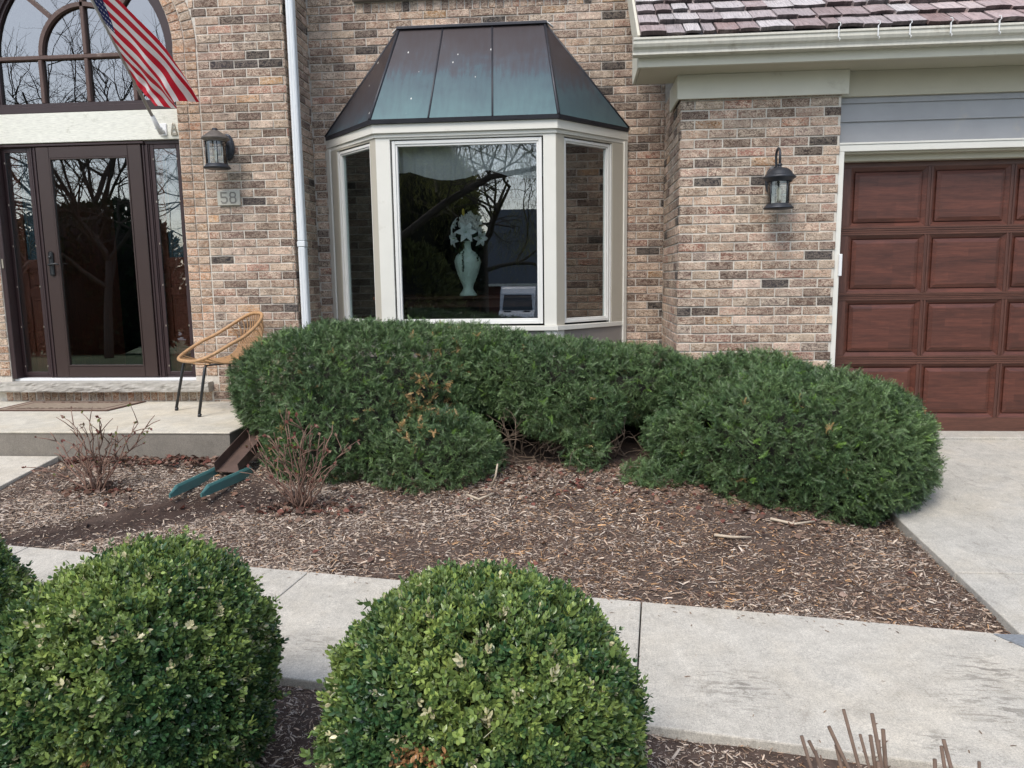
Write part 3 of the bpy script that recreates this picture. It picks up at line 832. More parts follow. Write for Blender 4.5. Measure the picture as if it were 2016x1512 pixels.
# sashes
def sash(face, u0, u1, z0, z1, bw, d, name, gm):
    s = MB()
    def bx4(u0, u1, z0, z1, bw, da, db):
        addm(s, face, (u0, u0 + bw, da, db, z0, z1, .002), (u1 - bw, u1, da, db, z0, z1, .002), (u0 + bw, u1 - bw, da, db, z0, z0 + bw, .002), (u0 + bw, u1 - bw, da, db, z1 - bw, z1, .002))
    bx4(u0, u1, z0, z1, bw * .62, d - .04, d)
    bx4(u0 + bw * .62, u1 - bw * .62, z0 + bw * .62, z1 - bw * .62, bw * .38, d - .045, d - .008)
    so_ = s.build('sash', M['sash'], bay)
    g = MB(); e = bw - .004
    addm(g, face, (u0 + e, u1 - e, d - .030, d - .026, z0 + e, z1 - e, 0)); g.build('pane', gm, bay)
sash(faceF, -1.466, -.257, .846, 2.322, .043, -.012, 'front', M['glass'])
sash(faceR, .094, .640, .846, 2.322, .036, -.010, 'right', M['glass_side'])
sash(faceL, .094, .585 + .06, .846, 2.322, .036, -.010, 'left', M['glass_side'])
part('jamb_strip', M['sash'], faceR, (.642, .658, -.05, -.004, Z0, 2.33, .002)); part('jamb_strip', M['sash'], faceL, (.647, .659, -.05, -.004, Z0, 2.33, .002))
# sill, lower panels, fascia rings: polygon rings round the bay plan
def plan(off):
    # offset outward of the three faces
    k = math.tan(R(22.5))
    e = (Yb - Yf) + off
    fl = (XL - k * off, Yf - off); fr = (XR + k * off, Yf - off)
    return [(-2.185 - off * .25, Yb), fl, fr, (.452 + off * .25, Yb)]
def band(mb, o0, o1, z0, z1, o1b=None):
    a = plan(o0); b_ = plan(o1); bt = plan(o1b if o1b is not None else o1)
    for i in range(3):
        v = [(*a[i], z0), (*b_[i], z0), (*b_[i + 1], z0), (*a[i + 1], z0), (*a[i], z1), (*bt[i], z1), (*bt[i + 1], z1), (*a[i + 1], z1)]
        mb.add(v, [(0, 1, 2, 3)[::-1], (4, 5, 6, 7), (1, 5, 6, 2)[::-1], (0, 3, 7, 4), (0, 4, 5, 1), (3, 2, 6, 7)])
def cut(pl): return pl
mb = MB(); band(mb, -.05, .022, .790, .829); mb.build('window_sill', M['white'], bay, bevel=.003)
mb = MB(); band(mb, -.05, -.012, .10, .789); mb.build('lower_panel', M['grey_panel'], bay)
for fc_, a_, b_ in ((faceF, XL, XL + .1), (faceF, XR - .1, XR), (faceR, .001, .085), (faceL, .001, .085)): part('corner_board', M['white'], fc_, (a_, b_, -.0115, 0, .1, .789, 0))
mb = MB(); band(mb, -.05, .012, 2.346, 2.376); mb.build('head_board', M['white'], bay, bevel=.002)
mb = MB(); band(mb, -.05, .034, 2.3765, 2.446); mb.build('bay_fascia', M['white'], bay, bevel=.002)
mb = MB(); band(mb, -.05, .055, 2.447, 2.478, .062); mb.build('drip_edge', M['copper_dark'], bay)
# copper roof
cr = bpy.data.objects.new('copper_roof', None)
EA = plan(.060); ZE = 2.479; ZR = 3.357
TL = (-1.502, Yb - .012, ZR); TR = (-.248, Yb - .012, ZR)
P0 = (*EA[0], ZE - .0); P0 = (EA[0][0], Yb - .005, ZE); P1 = (*EA[1], ZE); P2 = (*EA[2], ZE); P3 = (EA[3][0], Yb - .005, ZE)
mb = MB()
def lp(a, b_, t): return tuple(a[i] + (b_[i] - a[i]) * t for i in range(3))
n = 10
def patch(q00, q10, q11, q01, nu, nv, f=1.0, bul=0):
    vs = []
    for i in range(nu + 1):
        for j in range(nv + 1):
            a = lp(q00, q10, i / nu); b_ = lp(q01, q11, i / nu); p = lp(a, b_, j / nv)
            vs.append((p[0], p[1] - bul * math.sin(pi * i / nu) * math.sin(pi * j / nv), p[2]))
    mb.add(vs, [[i * (nv + 1) + j, (i + 1) * (nv + 1) + j, (i + 1) * (nv + 1) + j + 1, i * (nv + 1) + j + 1] for i in range(nu) for j in range(nv)], True)
tt = [0, .305, .643, 1]; bt = [0, .315, .655, 1]
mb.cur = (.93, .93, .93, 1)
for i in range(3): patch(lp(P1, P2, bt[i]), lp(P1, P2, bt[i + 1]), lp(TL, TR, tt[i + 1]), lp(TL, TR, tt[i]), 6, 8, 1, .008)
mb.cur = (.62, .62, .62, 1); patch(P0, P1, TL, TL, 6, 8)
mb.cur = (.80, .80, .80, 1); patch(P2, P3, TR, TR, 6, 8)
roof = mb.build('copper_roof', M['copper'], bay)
# seams
sm = MB()
def seam(a, b_, r=.009): sm.tube([lp(a, b_, t) for t in (0, .5, 1)], r, 6)
for i in (1, 2): seam(lp(P1, P2, bt[i]), lp(TL, TR, tt[i]), .008)
seam(P1, TL, .013); seam(P2, TR, .013); seam(P0, TL, .010); seam(P3, TR, .010)
sm.box(TL[0] - .02, TR[0] + .02, Yb - .045, Yb, ZR - .012, ZR + .012, .003)
sm.build('standing_seams', M['copper_dark'], roof)
fl = MB(); fl.tube([(TL[0] - .06, Yb - .006, ZR - .03), (TL[0] - .01, Yb - .006, ZR + .018), (TR[0] + .01, Yb - .006, ZR + .018), (TR[0] + .07, Yb - .006, ZR - .03)], .006, 6)
fl.build('caulk_line', M['whitepl'], roof)
# interior room
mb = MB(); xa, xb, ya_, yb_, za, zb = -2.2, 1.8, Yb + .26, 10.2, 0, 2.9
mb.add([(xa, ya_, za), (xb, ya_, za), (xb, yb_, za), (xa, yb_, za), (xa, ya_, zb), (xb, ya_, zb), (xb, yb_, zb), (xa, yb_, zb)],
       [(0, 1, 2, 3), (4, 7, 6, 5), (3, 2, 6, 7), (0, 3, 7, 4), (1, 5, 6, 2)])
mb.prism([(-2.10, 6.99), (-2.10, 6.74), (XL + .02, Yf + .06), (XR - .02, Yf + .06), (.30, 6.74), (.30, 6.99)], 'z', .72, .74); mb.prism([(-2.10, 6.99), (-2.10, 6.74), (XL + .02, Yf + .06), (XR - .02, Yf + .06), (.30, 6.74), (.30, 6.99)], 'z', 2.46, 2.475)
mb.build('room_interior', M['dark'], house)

# sheer valance, table, vase with lilies
V = []; F = []; nx, nz = 90, 8
for i in range(nx + 1):
    x = -1.60 + 1.40 * i / nx; ph = (x + 1.60) / .56
    t = ph - .95
    bot = 2.10 - .075 * abs(math.sin(pi * ((x + 1.36) / .66))) ** 1.0 if -1.40 < x < -.1 else 2.09
    y = 6.315 + .012 * math.sin(x * 55) + .006 * math.sin(x * 131)
    for j in range(nz + 1): V.append((x, y, 2.33 + (bot - 2.33) * j / nz))
for i in range(nx):
    for j in range(nz): F.append((i * (nz + 1) + j, (i + 1) * (nz + 1) + j, (i + 1) * (nz + 1) + j + 1, i * (nz + 1) + j + 1))
tag(np_obj('window_valance', V, F, M['sheer'], smooth=True), 'sheer pale valance with a scalloped hem hanging inside the top of the bay window', 'valance')
tb = empty('side_table', 'dark wooden table inside the bay window carrying the green vase', 'table', (-.9, 6.95, .2))
MB().box(-1.70, -.1, 6.28, 7.10, 1.045, 1.075, .006).build('table_top', M['table'], tb)
MB().box(-1.60, -.2, 6.34, 7.04, .98, 1.0445).build('table_apron', M['table'], tb)
for sx in (-1.6, -.26):
    for sy in (6.39, 6.99): MB().lathe([(.03, .2), (.02, .3), (.028, .6), (.018, .65), (.035, .8), (.03, .98)], (sx, sy, 0), 12).build('leg', M['table'], tb)
vz = empty('flower_vase', 'mint green relief vase of white lilies standing in the bay window', 'vase', (-.905, 6.42, 1.076))
pf = [(.068, 0), (.070, .008), (.062, .02), (.046, .045), (.040, .062), (.044, .085), (.060, .13), (.080, .18), (.098, .235), (.104, .275), (.102, .305), (.090, .335), (.065, .362), (.040, .378), (.032, .392), (.028, .42), (.030, .45), (.036, .458), (.030, .458), (.026, .42)]
MB().lathe([(r_ * 1.06, z) for r_, z in pf], (-.905, 6.42, 1.076), 36, False).build('vase_body', M['vase'], vz)
rl = MB()
for k, (zz, am, fq) in enumerate(((.15, .012, 3), (.17, .018, 4), (.12, .010, 5), (.285, .014, 3))):
    pts = []
    for i in range(60):
        a = 2 * pi * i / 60; z = zz + am * math.sin(fq * a + k)
        r_ = np.interp(z, [q[1] for q in pf[:16]], [q[0] for q in pf[:16]]) * 1.06 + .001
        pts.append((-.905 + r_ * math.cos(a), 6.42 + r_ * math.sin(a), 1.076 + z))
    rl.tube(pts, .0028, 5, closed=True)
rl.build('relief', M['vase'], vz)
def petal(mb, c, d, up_, L, wd, curl, col_):
    d = Vector(d).normalized(); up_ = Vector(up_); s = d.cross(up_).normalized(); up2 = s.cross(d).normalized(); vs = []
    mb.cur = (*col_, 1)
    for i in range(7):
        t = i / 6; wv = wd * math.sin(pi * min(1, t * .92 + .06)) ** .8
        p = Vector(c) + d * L * t + up2 * (L * .35 * math.sin(t * pi * .6) - curl * L * t * t)
        for q in (-1, 0, 1): vs.append(p + s * wv * q + up2 * (-.004 if q == 0 else .004))
    mb.add(vs, [[i * 3 + q, i * 3 + q + 1, i * 3 + q + 4, i * 3 + q + 3] for i in range(6) for q in (0, 1)], True)
rs = random.Random(9)
def lily(c, face, size, name='lily'):
    mb = MB(); f = Vector(face).normalized(); a = f.orthogonal().normalized(); b_ = f.cross(a)
    for k in range(6):
        an = 2 * pi * k / 6 + .3; dd = (a * math.cos(an) + b_ * math.sin(an)) * 1.0 + f * .55
        petal(mb, c, dd, f, size, size * .27, .55, (.80, .94, .92))
    mb.cur = (.25, .4, .15, 1)
    mb.tube([c, tuple(Vector(c) + f * size * .5)], .003, 5)
    return mb.build(name, M['lily'], vz)
lily((-.905, 6.34, 1.60), (.25, -1, .1), .095); lily((-.985, 6.36, 1.555), (-.8, -.6, -.1), .085); lily((-.80, 6.38, 1.56), (.7, -.7, -.3), .08); lily((-.99, 6.40, 1.66), (-.8, -.4, .4), .07)
mb = MB()
for i in range(340):
    th = rs.uniform(0, 2 * pi); r_ = rs.uniform(0, .095); zz = rs.uniform(1.64, 1.76)
    c = Vector((-.875 + r_ * math.cos(th), 6.41 + r_ * .6 * math.sin(th), zz - r_ * .5)); petal(mb, c, (math.cos(th) * .4, -.3, 1), (0, -1, .2), .030, .009, .3, (.78, .84, .80))
mb.cur = (.75, .62, .12, 1); petal(mb, (-.925, 6.38, 1.74), (.02, 0, 1), (0, -1, 0), .06, .012, 0, (.75, .62, .12)); petal(mb, (-.922, 6.37, 1.74), (-.15, 0, 1), (0, -1, 0), .045, .01, 0, (.7, .6, .12))
mb.build('filler_flowers', M['lily'], vz)
mb = MB()
for (x, z0, z1) in ((-.955, 1.54, 1.42), (-.925, 1.56, 1.27), (-.80, 1.53, 1.36), (-.99, 1.54, 1.44), (-.815, 1.52, 1.42)):
    n_ = int((z0 - z1) / .006)
    for i in range(n_):
        t = i / n_; z = z0 + (z1 - z0) * t; y = 6.42 - .035 - .085 * min(1, (z0 - z) / .13)
        th = rs.uniform(0, 6.28); petal(mb, (x + .004 * math.sin(i), y, z), (math.cos(th), -.4, math.sin(th)), (0, -1, 0), .014, .005, 0, (.02, .07, .03))
for i in range(14):
    th = rs.uniform(-.3, 3.4); petal(mb, (-.905, 6.40, 1.55), (math.cos(th), -.3, .25 * math.sin(th) + .1), (0, 0, 1), .11, .008, .5, (.03, .09, .04))
mb.cur = (.04, .1, .03, 1)
for i in range(12): mb.tube([(-.905 + rs.uniform(-.01, .01), 6.42, 1.45), (-.905 + rs.uniform(-.05, .05), 6.40, 1.64)], .003, 5)
mb.build('greenery', M['lily'], vz)

# ------------------------------------------------------------------ entry
Yq = 6.27
mb = MB(); mb.box(OPL + .002, OPR - .002, 6.235, 6.30, 2.405, 2.645, .003)
mb.build('header_board', M['header'], house)
mb = MB()   # rough stone sill with chiselled face
nx, nz = 60, 6; vs = []; fs = []
rs = random.Random(31)
for i in range(nx + 1):
    for j in range(nz + 1):
        x = -5.1 + 2.0 * i / nx; z = .292 + .083 * j / nz
        y = 6.085 + (.012 * (mnoise.noise(Vector((x * 9, z * 22, 1))) + .6 * mnoise.noise(Vector((x * 25, z * 50, 2)))) if 0 < j < nz else .0) + (.006 if j in (0,) else 0)
        vs.append((x, y, z))
for i in range(nx):
    for j in range(nz): fs.append([i * (nz + 1) + j, (i + 1) * (nz + 1) + j, (i + 1) * (nz + 1) + j + 1, i * (nz + 1) + j + 1])
mb.add(vs, fs); mb.add([(-5.1, 6.085, .375), (-3.1, 6.085, .375), (-3.1, 6.24, .375), (-5.1, 6.24, .375)], [(0, 1, 2, 3)])
mb.add([(-3.1, 6.085, .292), (-3.1, 6.24, .292), (-3.1, 6.24, .375), (-3.1, 6.085, .375)], [(0, 1, 2, 3)]); mb.add([(-5.1, 6.091, .292), (-3.1, 6.091, .292), (-3.1, 6.24, .292), (-5.1, 6.24, .292)], [(3, 2, 1, 0)])
mb.build('stone_sill', M['stone'], house)
MB().box(OPL + .003, OPR - .003, 6.20, 6.30, .376, .398, .003).build('threshold', M['whitepl'], house)
ent = bpy.data.objects.new('entry_door', None); link(ent, house); ent.location = Vector((-4.1, Yq, .4)) - wloc(house)
fr = MB()
fr.box(OPL + .004, OPR - .004, 6.262, 6.33, 2.372, 2.404, .004); fr.box(OPL + .02, -3.60, 6.240, 6.262, 2.378, 2.396, .003)
for a, b_ in ((OPL + .004, -4.895), (-4.628, -4.565), (-3.628, -3.562), (-3.298, OPR - .004)):
    fr.box(a, b_, 6.262, 6.33, .399, 2.371, .003)
    if b_ - a > .05:
        fr.box(a + .010, a + .022, 6.252, 6.262, .40, 2.37, .002); fr.box(b_ - .022, b_ - .010, 6.252, 6.262, .40, 2.37, .002)
fr.box(OPL + .004, OPR - .004, 6.275, 6.33, .3985, .42, .002)
fr.box(OPL + .003, OPL + .045, 6.178, 6.2615, .3985, 2.404, .004)
fr.build('door_frame', M['brown_metal2'], ent)
dd = MB(); DL, DR = -4.563, -3.630; y0, y1 = 6.245, 6.275
dd.box(DL, DL + .115, y0, y1, .405, 2.371, .004); dd.box(DR - .115, DR, y0, y1, .405, 2.371, .004)
dd.box(DL + .1155, DR - .1155, y0, y1, .405, .500, .004); dd.box(DL + .1155, DR - .1155, y0, y1, 2.278, 2.371, .004)
sd_ = dd.build('storm_door', M['brown_metal'], ent)
gb = MB()
for a, b_, c_, d_ in ((DL + .1155, DL + .128, .5, 2.278), (DR - .128, DR - .1155, .5, 2.278), (DL + .128, DR - .128, .5, .512), (DL + .128, DR - .128, 2.266, 2.278)): gb.box(a, b_, y0 - .004, y1 - .005, c_, d_, .002)
gb.build('glazing_bead', M['brown_metal'], sd_)
MB().box(DL + .12, DR - .12, y0 + .012, y0 + .016, .505, 2.273).build('door_pane', M['glass_door'], sd_)
hd = MB(); hd.box(DL + .035, DL + .075, y0 - .016, y0, 1.29, 1.50, .012)
hd.tube([(DL + .055, y0 - .016, 1.385), (DL + .055, y0 - .05, 1.385), (DL + .085, y0 - .056, 1.388), (DL + .12, y0 - .052, 1.394), (DL + .145, y0 - .05, 1.386)], [.009, .009, .008, .007, .005], 8)
hd.tube([(DL + .055, y0 - .016, 1.45), (DL + .055, y0 - .032, 1.45)], .012, 12)
hd.build('door_handle', M['black'], sd_)
MB().box(OPL + .020, OPL + .034, 6.170, 6.178, 1.36, 1.44, .002).build('hinge', M['brass'], sd_)
# inner door behind the storm door (wood, ajar and dark) and side lights
MB().box(DL + .02, DL + .05, 6.42, 7.2, .40, 2.37).build('inner_door', M['doorwood'], ent)
for a, b_ in ((-4.893, -4.630), (-3.560, -3.300)):
    sl_ = MB(); bw = .032
    sl_.box(a, a + bw, 6.268, 6.29, .421, 2.371, .003); sl_.box(b_ - bw, b_, 6.268, 6.29, .421, 2.371, .003); sl_.box(a + bw, b_ - bw, 6.268, 6.29, .421, .45, .003); sl_.box(a + bw, b_ - bw, 6.268, 6.29, 2.335, 2.371, .003)
    s_ = sl_.build('side_light', M['brown_metal2'], ent)
    sc = MB()
    for zz in (.5, .85, 1.2, 1.55, 1.9, 2.25):
        for xx in (a + .026, b_ - .026): MB().box(xx - .004, xx + .004, 6.262, 6.268, zz - .008, zz + .008, .002).build('glass_clip', M['brass'], s_)
    MB().box(a + bw - .003, b_ - bw + .003, 6.276, 6.279, .447, 2.338).build('side_pane', M['glass_door'], s_)
    wd = MB(); yy = 6.335
    wd.box(a - .02, a + .085, yy, yy + .04, .42, 2.37, .002) if a < -4 else wd.box(a - .02, a + .055, yy, yy + .04, .42, 2.37, .002)
    xi = a + .085 if a < -4 else a + .055
    for z0_, z1_ in ((.42, .62), (1.11, 1.18), (1.355, 1.435), (2.30, 2.37)): wd.box(xi + .0005, b_ + .02, yy, yy + .04, z0_, z1_, .002)
    for z0_, z1_ in ((.62, 1.11), (1.18, 1.355)):
        wd.box(xi + .0005, b_ + .02, yy + .018, yy + .04, z0_ + .0005, z1_ - .0005); wd.box(xi + .03, b_ - .035, yy + .004, yy + .0175, z0_ + .03, z1_ - .03, .006)
    wd.build('side_panel', M['doorwood'], s_)
    lg = MB(); lg.box(xi + .0005, b_ + .02, yy + .02, yy + .024, 1.4355, 2.2995)
    lg.build('leaded_pane', M['blue_pane'] if 'blue_pane' in M else simple('textured_blue_glass', (.10, .17, .20), .25, .3, 30, 60, .4), s_)
    cm = MB(); xm = (xi + b_) / 2
    cm.tube([(xi + .03, yy + .016, 2.28), (xi + .03, yy + .016, 1.45)], .003, 5); cm.tube([(b_ - .035, yy + .016, 2.28), (b_ - .035, yy + .016, 1.45)], .003, 5)
    for k in range(3):
        z = 1.50 + k * .035; cm.tube([(xi + .03, yy + .016, z), (xm, yy + .016, z + .06), (b_ - .035, yy + .016, z), (xm, yy + .016, z - .03), (xi + .03, yy + .016, z)], .0025, 5)
    cm.build('lead_came', M['brass'], s_)
# foyer
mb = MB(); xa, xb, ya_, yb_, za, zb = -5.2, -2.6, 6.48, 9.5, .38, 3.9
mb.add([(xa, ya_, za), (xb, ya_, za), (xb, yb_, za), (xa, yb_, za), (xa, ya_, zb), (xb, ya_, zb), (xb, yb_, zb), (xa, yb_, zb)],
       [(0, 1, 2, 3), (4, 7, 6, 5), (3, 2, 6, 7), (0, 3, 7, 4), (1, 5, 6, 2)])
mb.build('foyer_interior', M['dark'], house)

# arched window
aw = bpy.data.objects.new('arched_window', None); link(aw, house); aw.location = Vector((cx, 6.28, zs_)) - wloc(house)
ya, yb_ = 6.255, 6.31
def arcband(mb, c, ra, rb, a0, a1, ya, yb_, n=32):
    vs = []; fs = []
    for i in range(n + 1):
        a = a0 + (a1 - a0) * i / n
        for r_, y in ((ra, ya), (rb, ya), (rb, yb_), (ra, yb_)): vs.append((c[0] + r_ * math.cos(a), y, c[1] + r_ * math.sin(a)))
    for i in range(n):
        for k in range(4): fs.append([i * 4 + k, i * 4 + (k + 1) % 4, (i + 1) * 4 + (k + 1) % 4, (i + 1) * 4 + k])
    mb.add(vs, fs)
mb = MB(); ra0 = r1 - .005
arcband(mb, (cx, zs_), ra0 - .075, ra0 - .0, 0, pi, ya - .01, yb_)
arcband(mb, (cx, zs_), ra0 - .100, ra0 - .0755, 0, pi, ya + .008, yb_)
for sgn in (-1, 1):
    xo = cx + sgn * ra0; xi = cx + sgn * (ra0 - .075); xii = cx + sgn * (ra0 - .100)
    mb.box(min(xo, xi), max(xo, xi), ya - .01, yb_, 2.646, zs_ - .0005, .002); mb.box(min(xi, xii), max(xi, xii), ya + .008, yb_, 2.72, zs_ - .0005, .002)
mb.box(cx - ra0, cx + ra0, ya - .02, yb_, 2.646, 2.70, .004); mb.box(cx - ra0 + .076, cx + ra0 - .076, ya - .002, yb_, 2.7005, 2.728, .003)
mb.build('window_frame', M['brown_metal2'], aw)
mb = MB(); mw_ = .017; hz = 3.095
mx = [-4.455, -4.050, -3.640]
for x in mx: mb.box(x - mw_, x + mw_, ya, yb_, 2.7285, hz - mw_, .005)
mb.box(cx - ra0 + .1005, cx + ra0 - .1005, ya - .001, yb_, hz - mw_ + .0005, hz + mw_, .005)
ic = (mx[1], hz + mw_); ir = .405
arcband(mb, ic, ir - .03, ir + .004, 0, pi, ya, yb_)
mb.box(mx[1] - mw_, mx[1] + mw_, ya, yb_, hz + mw_ + .0005, zs_ + ra0 - .1, .005)
for an in (R(47), R(133)):
    p0 = Vector((ic[0] + (ir + .006) * math.cos(an), 0, ic[1] + (ir + .006) * math.sin(an))); p1 = Vector((cx + (ra0 - .098) * math.cos(an * 1.0), 0, zs_ + (ra0 - .098) * math.sin(an)))
    d = (p1 - p0).normalized(); s_ = Vector((-d.z, 0, d.x)) * mw_
    q = [p0 - s_, p1 - s_, p1 + s_, p0 + s_]
    mb.prism([(v_.x, v_.z) for v_ in q], 'y', ya + .001, yb_)
mb.build('muntins', M['muntin'], aw)
mb = MB(); pts = [(cx + (ra0 - .09) * math.cos(a), zs_ + (ra0 - .09) * math.sin(a)) for a in np.linspace(0, pi, 30)]
mb.prism([(cx + ra0 - .09, 2.71)] + pts + [(cx - ra0 + .09, 2.71)], 'y', 6.287, 6.291); mb.build('arch_pane', M['glass_arch'], aw)

# ------------------------------------------------------------------ lanterns
def lantern(x, yw, z0, h, rg, style, label):
    """z0 = bottom of the base, h = glass height, rg = glass radius"""
    yc = yw - .155
    e = empty('wall_lantern', label, 'lantern', (x, yw, z0)); 
    bpc = (x + (-.008 if style else .03), yw, z0 + .21 if style else z0 + .19)
    m_ = MB(); vs = []; n = 28
    for k, (s, d) in enumerate(((1, 0), (1, .012), (.85, .022), (.8, .018), (.5, .026))):
        for i in range(n):
            a = 2 * pi * i / n; ww = .055 * s * (1 + (.04 if i % 2 and k in (1, 2) else 0)); hh = .105 * s * (1 + (.02 if i % 2 and k in (1, 2) else 0))
            vs.append((bpc[0] + ww * math.cos(a), yw - d - .001, bpc[2] + hh * math.sin(a)))
    fs = [[k * n + i, k * n + (i + 1) % n, (k + 1) * n + (i + 1) % n, (k + 1) * n + i] for k in range(4) for i in range(n)] + [[4 * n + i for i in range(n)]]
    m_.add(vs, fs); m_.build('backplate', M['iron'], e)
    m_ = MB(); c = (x, yc, z0)
    m_.lathe([(.0, 0), (rg + .024, 0), (rg + .028, .006), (rg + .020, .014), (rg + .012, .024), (rg + .004, .034), (rg - .004, .036)], c, 28, False); m_.build('base_ring', M['iron'], e)
    MB().lathe([(rg - .003, .036), (rg - .003, .036 + h)], c, 28, False).build('glass_cylinder', M['lampglass'], e)
    m_ = MB()
    for i in range(4):
        a = 2 * pi * i / 4 + .55; px, py = x + (rg) * math.cos(a), yc + (rg) * math.sin(a)
        MB().tube([(px, py, z0 + .033), (px, py, z0 + .04 + h)], .004, 6).build('cage_bar', M['iron'], e)
    zt = .036 + h; m_ = MB()
    if style:
        m_.lathe([(rg + .008, zt), (rg + .012, zt + .012), (rg + .033, zt + .026), (rg + .036, zt + .034), (rg + .022, zt + .044), (rg + .014, zt + .052), (rg + .004, zt + .072), (rg - .022, zt + .092), (.022, zt + .10), (.012, zt + .105), (.014, zt + .118), (.0, zt + .12)], c, 28, False)
        m_.build('cap', M['iron'], e)
        m_ = MB()
        for i in range(36):
            a = 2 * pi * i / 36; r_ = rg + .018; m_.box(x + r_ * math.cos(a) - .002, x + r_ * math.cos(a) + .002, yc + r_ * math.sin(a) - .002, yc + r_ * math.sin(a) + .002, z0 + zt + .042, z0 + zt + .050)
        m_.build('cap_beading', M['iron'], e)
        m_ = MB(); pts = [(x, yc + .0, z0 + zt + .118)] + [(x + .0, yc + .055 - .055 * math.cos(a), z0 + zt + .185 + .055 * math.sin(a)) for a in np.linspace(0, pi, 9)] + [(x + .01, yw - .03, z0 + zt + .10), (bpc[0], yw - .015, bpc[2] + .03)]
        m_.tube(pts, .009, 8); m_.lathe([(.014, zt + .112), (.017, zt + .12), (.010, zt + .13)], c, 16); m_.build('scroll_arm', M['iron'], e)
    else:
        m_.lathe([(rg + .006, zt), (rg + .008, zt + .012), (rg + .032, zt + .022), (rg + .028, zt + .032), (.040, zt + .082), (.030, zt + .088)], c, 28, False)
        m_.build('cap', M['iron_brown'], e)
        m_ = MB(); m_.lathe([(.030, zt + .088), (.020, zt + .092), (.023, zt + .100), (.020, zt + .106), (.0, zt + .108)], c, 20, False); m_.build('finial', M['iron'], e)
        m_ = MB(); m_.tube([(x, yc + .03, z0 + zt + .03), (x + .02, yc + .09, z0 + zt + .02), (bpc[0], yw - .01, bpc[2])], .009, 8); m_.build('scroll_arm', M['iron'], e)
    m_ = MB(); m_.lathe([(.0, .05), (.012, .052), (.014, .07), (.010, .09), (.016, .11), (.018, .125), (.010, .145), (.0, .15)] if h > .12 else [(.0, .04), (.012, .06), (.0, .1)], c, 12, False); m_.build('bulb', M['bulb'], e)
    # bottom plate
    MB().lathe([(0, -.001), (rg + .02, -.001), (rg + .02, .001), (0, .001)], c, 20, False).build('bottom_plate', M['iron'], e)
    return e
lantern(-2.862, Yw, 2.122, .170, .078, 0, 'round wall lantern with a faded tan cone cap above the house number')
lantern(1.448, Yp, 1.680, .150, .078, 1, 'black wall lantern with domed cap and scroll arm left of the garage door')
# give the left lantern its backplate on the right
# ------------------------------------------------------------------ number plaque
pq = empty('house_number_plaque', 'small pale stone plaque reading 58 set in the brick below the entry lantern', 'house number', (-2.845, 6.155, 1.905))
MB().box(-2.942, -2.748, 6.146, 6.16, 1.845, 1.966, .003).build('plaque_stone', M['plaque'], pq)
def digit(segs_, x0, nm_):
    m_ = MB(); w_, h_, t = .048, .082, .010; zb = 1.866
    for (ax, az, bx, bz) in segs_:
        a = Vector((x0 + ax * w_, 0, zb + az * h_)); b_ = Vector((x0 + bx * w_, 0, zb + bz * h_)); d = (b_ - a).normalized(); a -= d * t * .35; b_ += d * t * .35; s_ = Vector((-d.z, 0, d.x)) * t / 2
        m_.prism([(p.x, p.z) for p in (a - s_, b_ - s_, b_ + s_, a + s_)], 'y', 6.1435 - random.random() * .0012, 6.1458)
    m_.build('digit', M['engrave'], pq)
digit([(.95, 1, 0, 1), (0, 1, 0, .55), (0, .55, .75, .55), (.75, .55, 1, .42), (1, .42, 1, .15), (1, .15, .75, 0), (.75, 0, .2, 0), (.2, 0, 0, .15)], -2.907, '5')
digit([(.2, 1, .8, 1), (.8, 1, .98, .85), (.98, .85, .98, .68), (.98, .68, .8, .54), (.8, .54, .2, .54), (.2, .54, .02, .68), (.02, .68, .02, .85), (.02, .85, .2, 1), (.8, .54, 1, .38), (1, .38, 1, .15), (1, .15, .8, 0), (.8, 0, .2, 0), (.2, 0, 0, .15), (0, .15, 0, .38), (0, .38, .2, .54)], -2.832, '8')

# ------------------------------------------------------------------ flag
fg = empty('flag', 'american flag hanging from an angled grey pole above the entry door', 'flag', (-3.41, 6.23, 2.46))
p0 = Vector((-3.405, 6.19, 2.44)); pdir = Vector((-.055, -.655, .755)).normalized()
def PL(t): return p0 + pdir * t
MB().tube([PL(.10), PL(1.75)], .0125, 10).build('flag_pole', M['pole'], fg)
mb = MB(); mb.tube([PL(0), PL(.16)], .019, 10); mb.box(-3.437, -3.377, 6.225, 6.234, 2.43, 2.53, .004); mb.tube([(-3.407, 6.228, 2.46), tuple(PL(.05))], .016, 8); mb.tube([tuple(PL(.05) + Vector((-.03, 0, 0))), tuple(PL(.05) + Vector((.03, 0, 0)))], .008, 8)
mb.build('pole_bracket', M['whitepl'], fg)
nu, nvs = 70, 52
h0, h1 = .50, 1.40
fa = Vector((-3.215, 5.82, 2.555)); fb = Vector((-2.845, 5.78, 2.60))
def FS(u, v):
    H = PL(h0 + (h1 - h0) * v)
    # gathered fly end with folds
    F_ = fa.lerp(fb, v) + Vector((0, .035 * math.sin(v * 9.0), .012 * math.sin(v * 9 + 1)))
    e = u ** .92
    p = H.lerp(F_, e)
    mid = math.sin(pi * u)
    p += Vector((.15 * mid * (v - .1), 0, -.06 * mid * v))
    p += Vector((.012 * math.sin(v * 14 + u * 3), .045 * math.sin(v * 13 - u * 2.5), .0)) * (u ** .8)
    p += Vector((0, .015 * math.sin(u * 17 + v * 6), .006 * math.sin(u * 11 + v * 20))) * mid
    return p
V = []; F = []; Cc = []
for i in range(nu + 1):
    for j in range(nvs + 1): V.append(FS(i / nu, j / nvs))
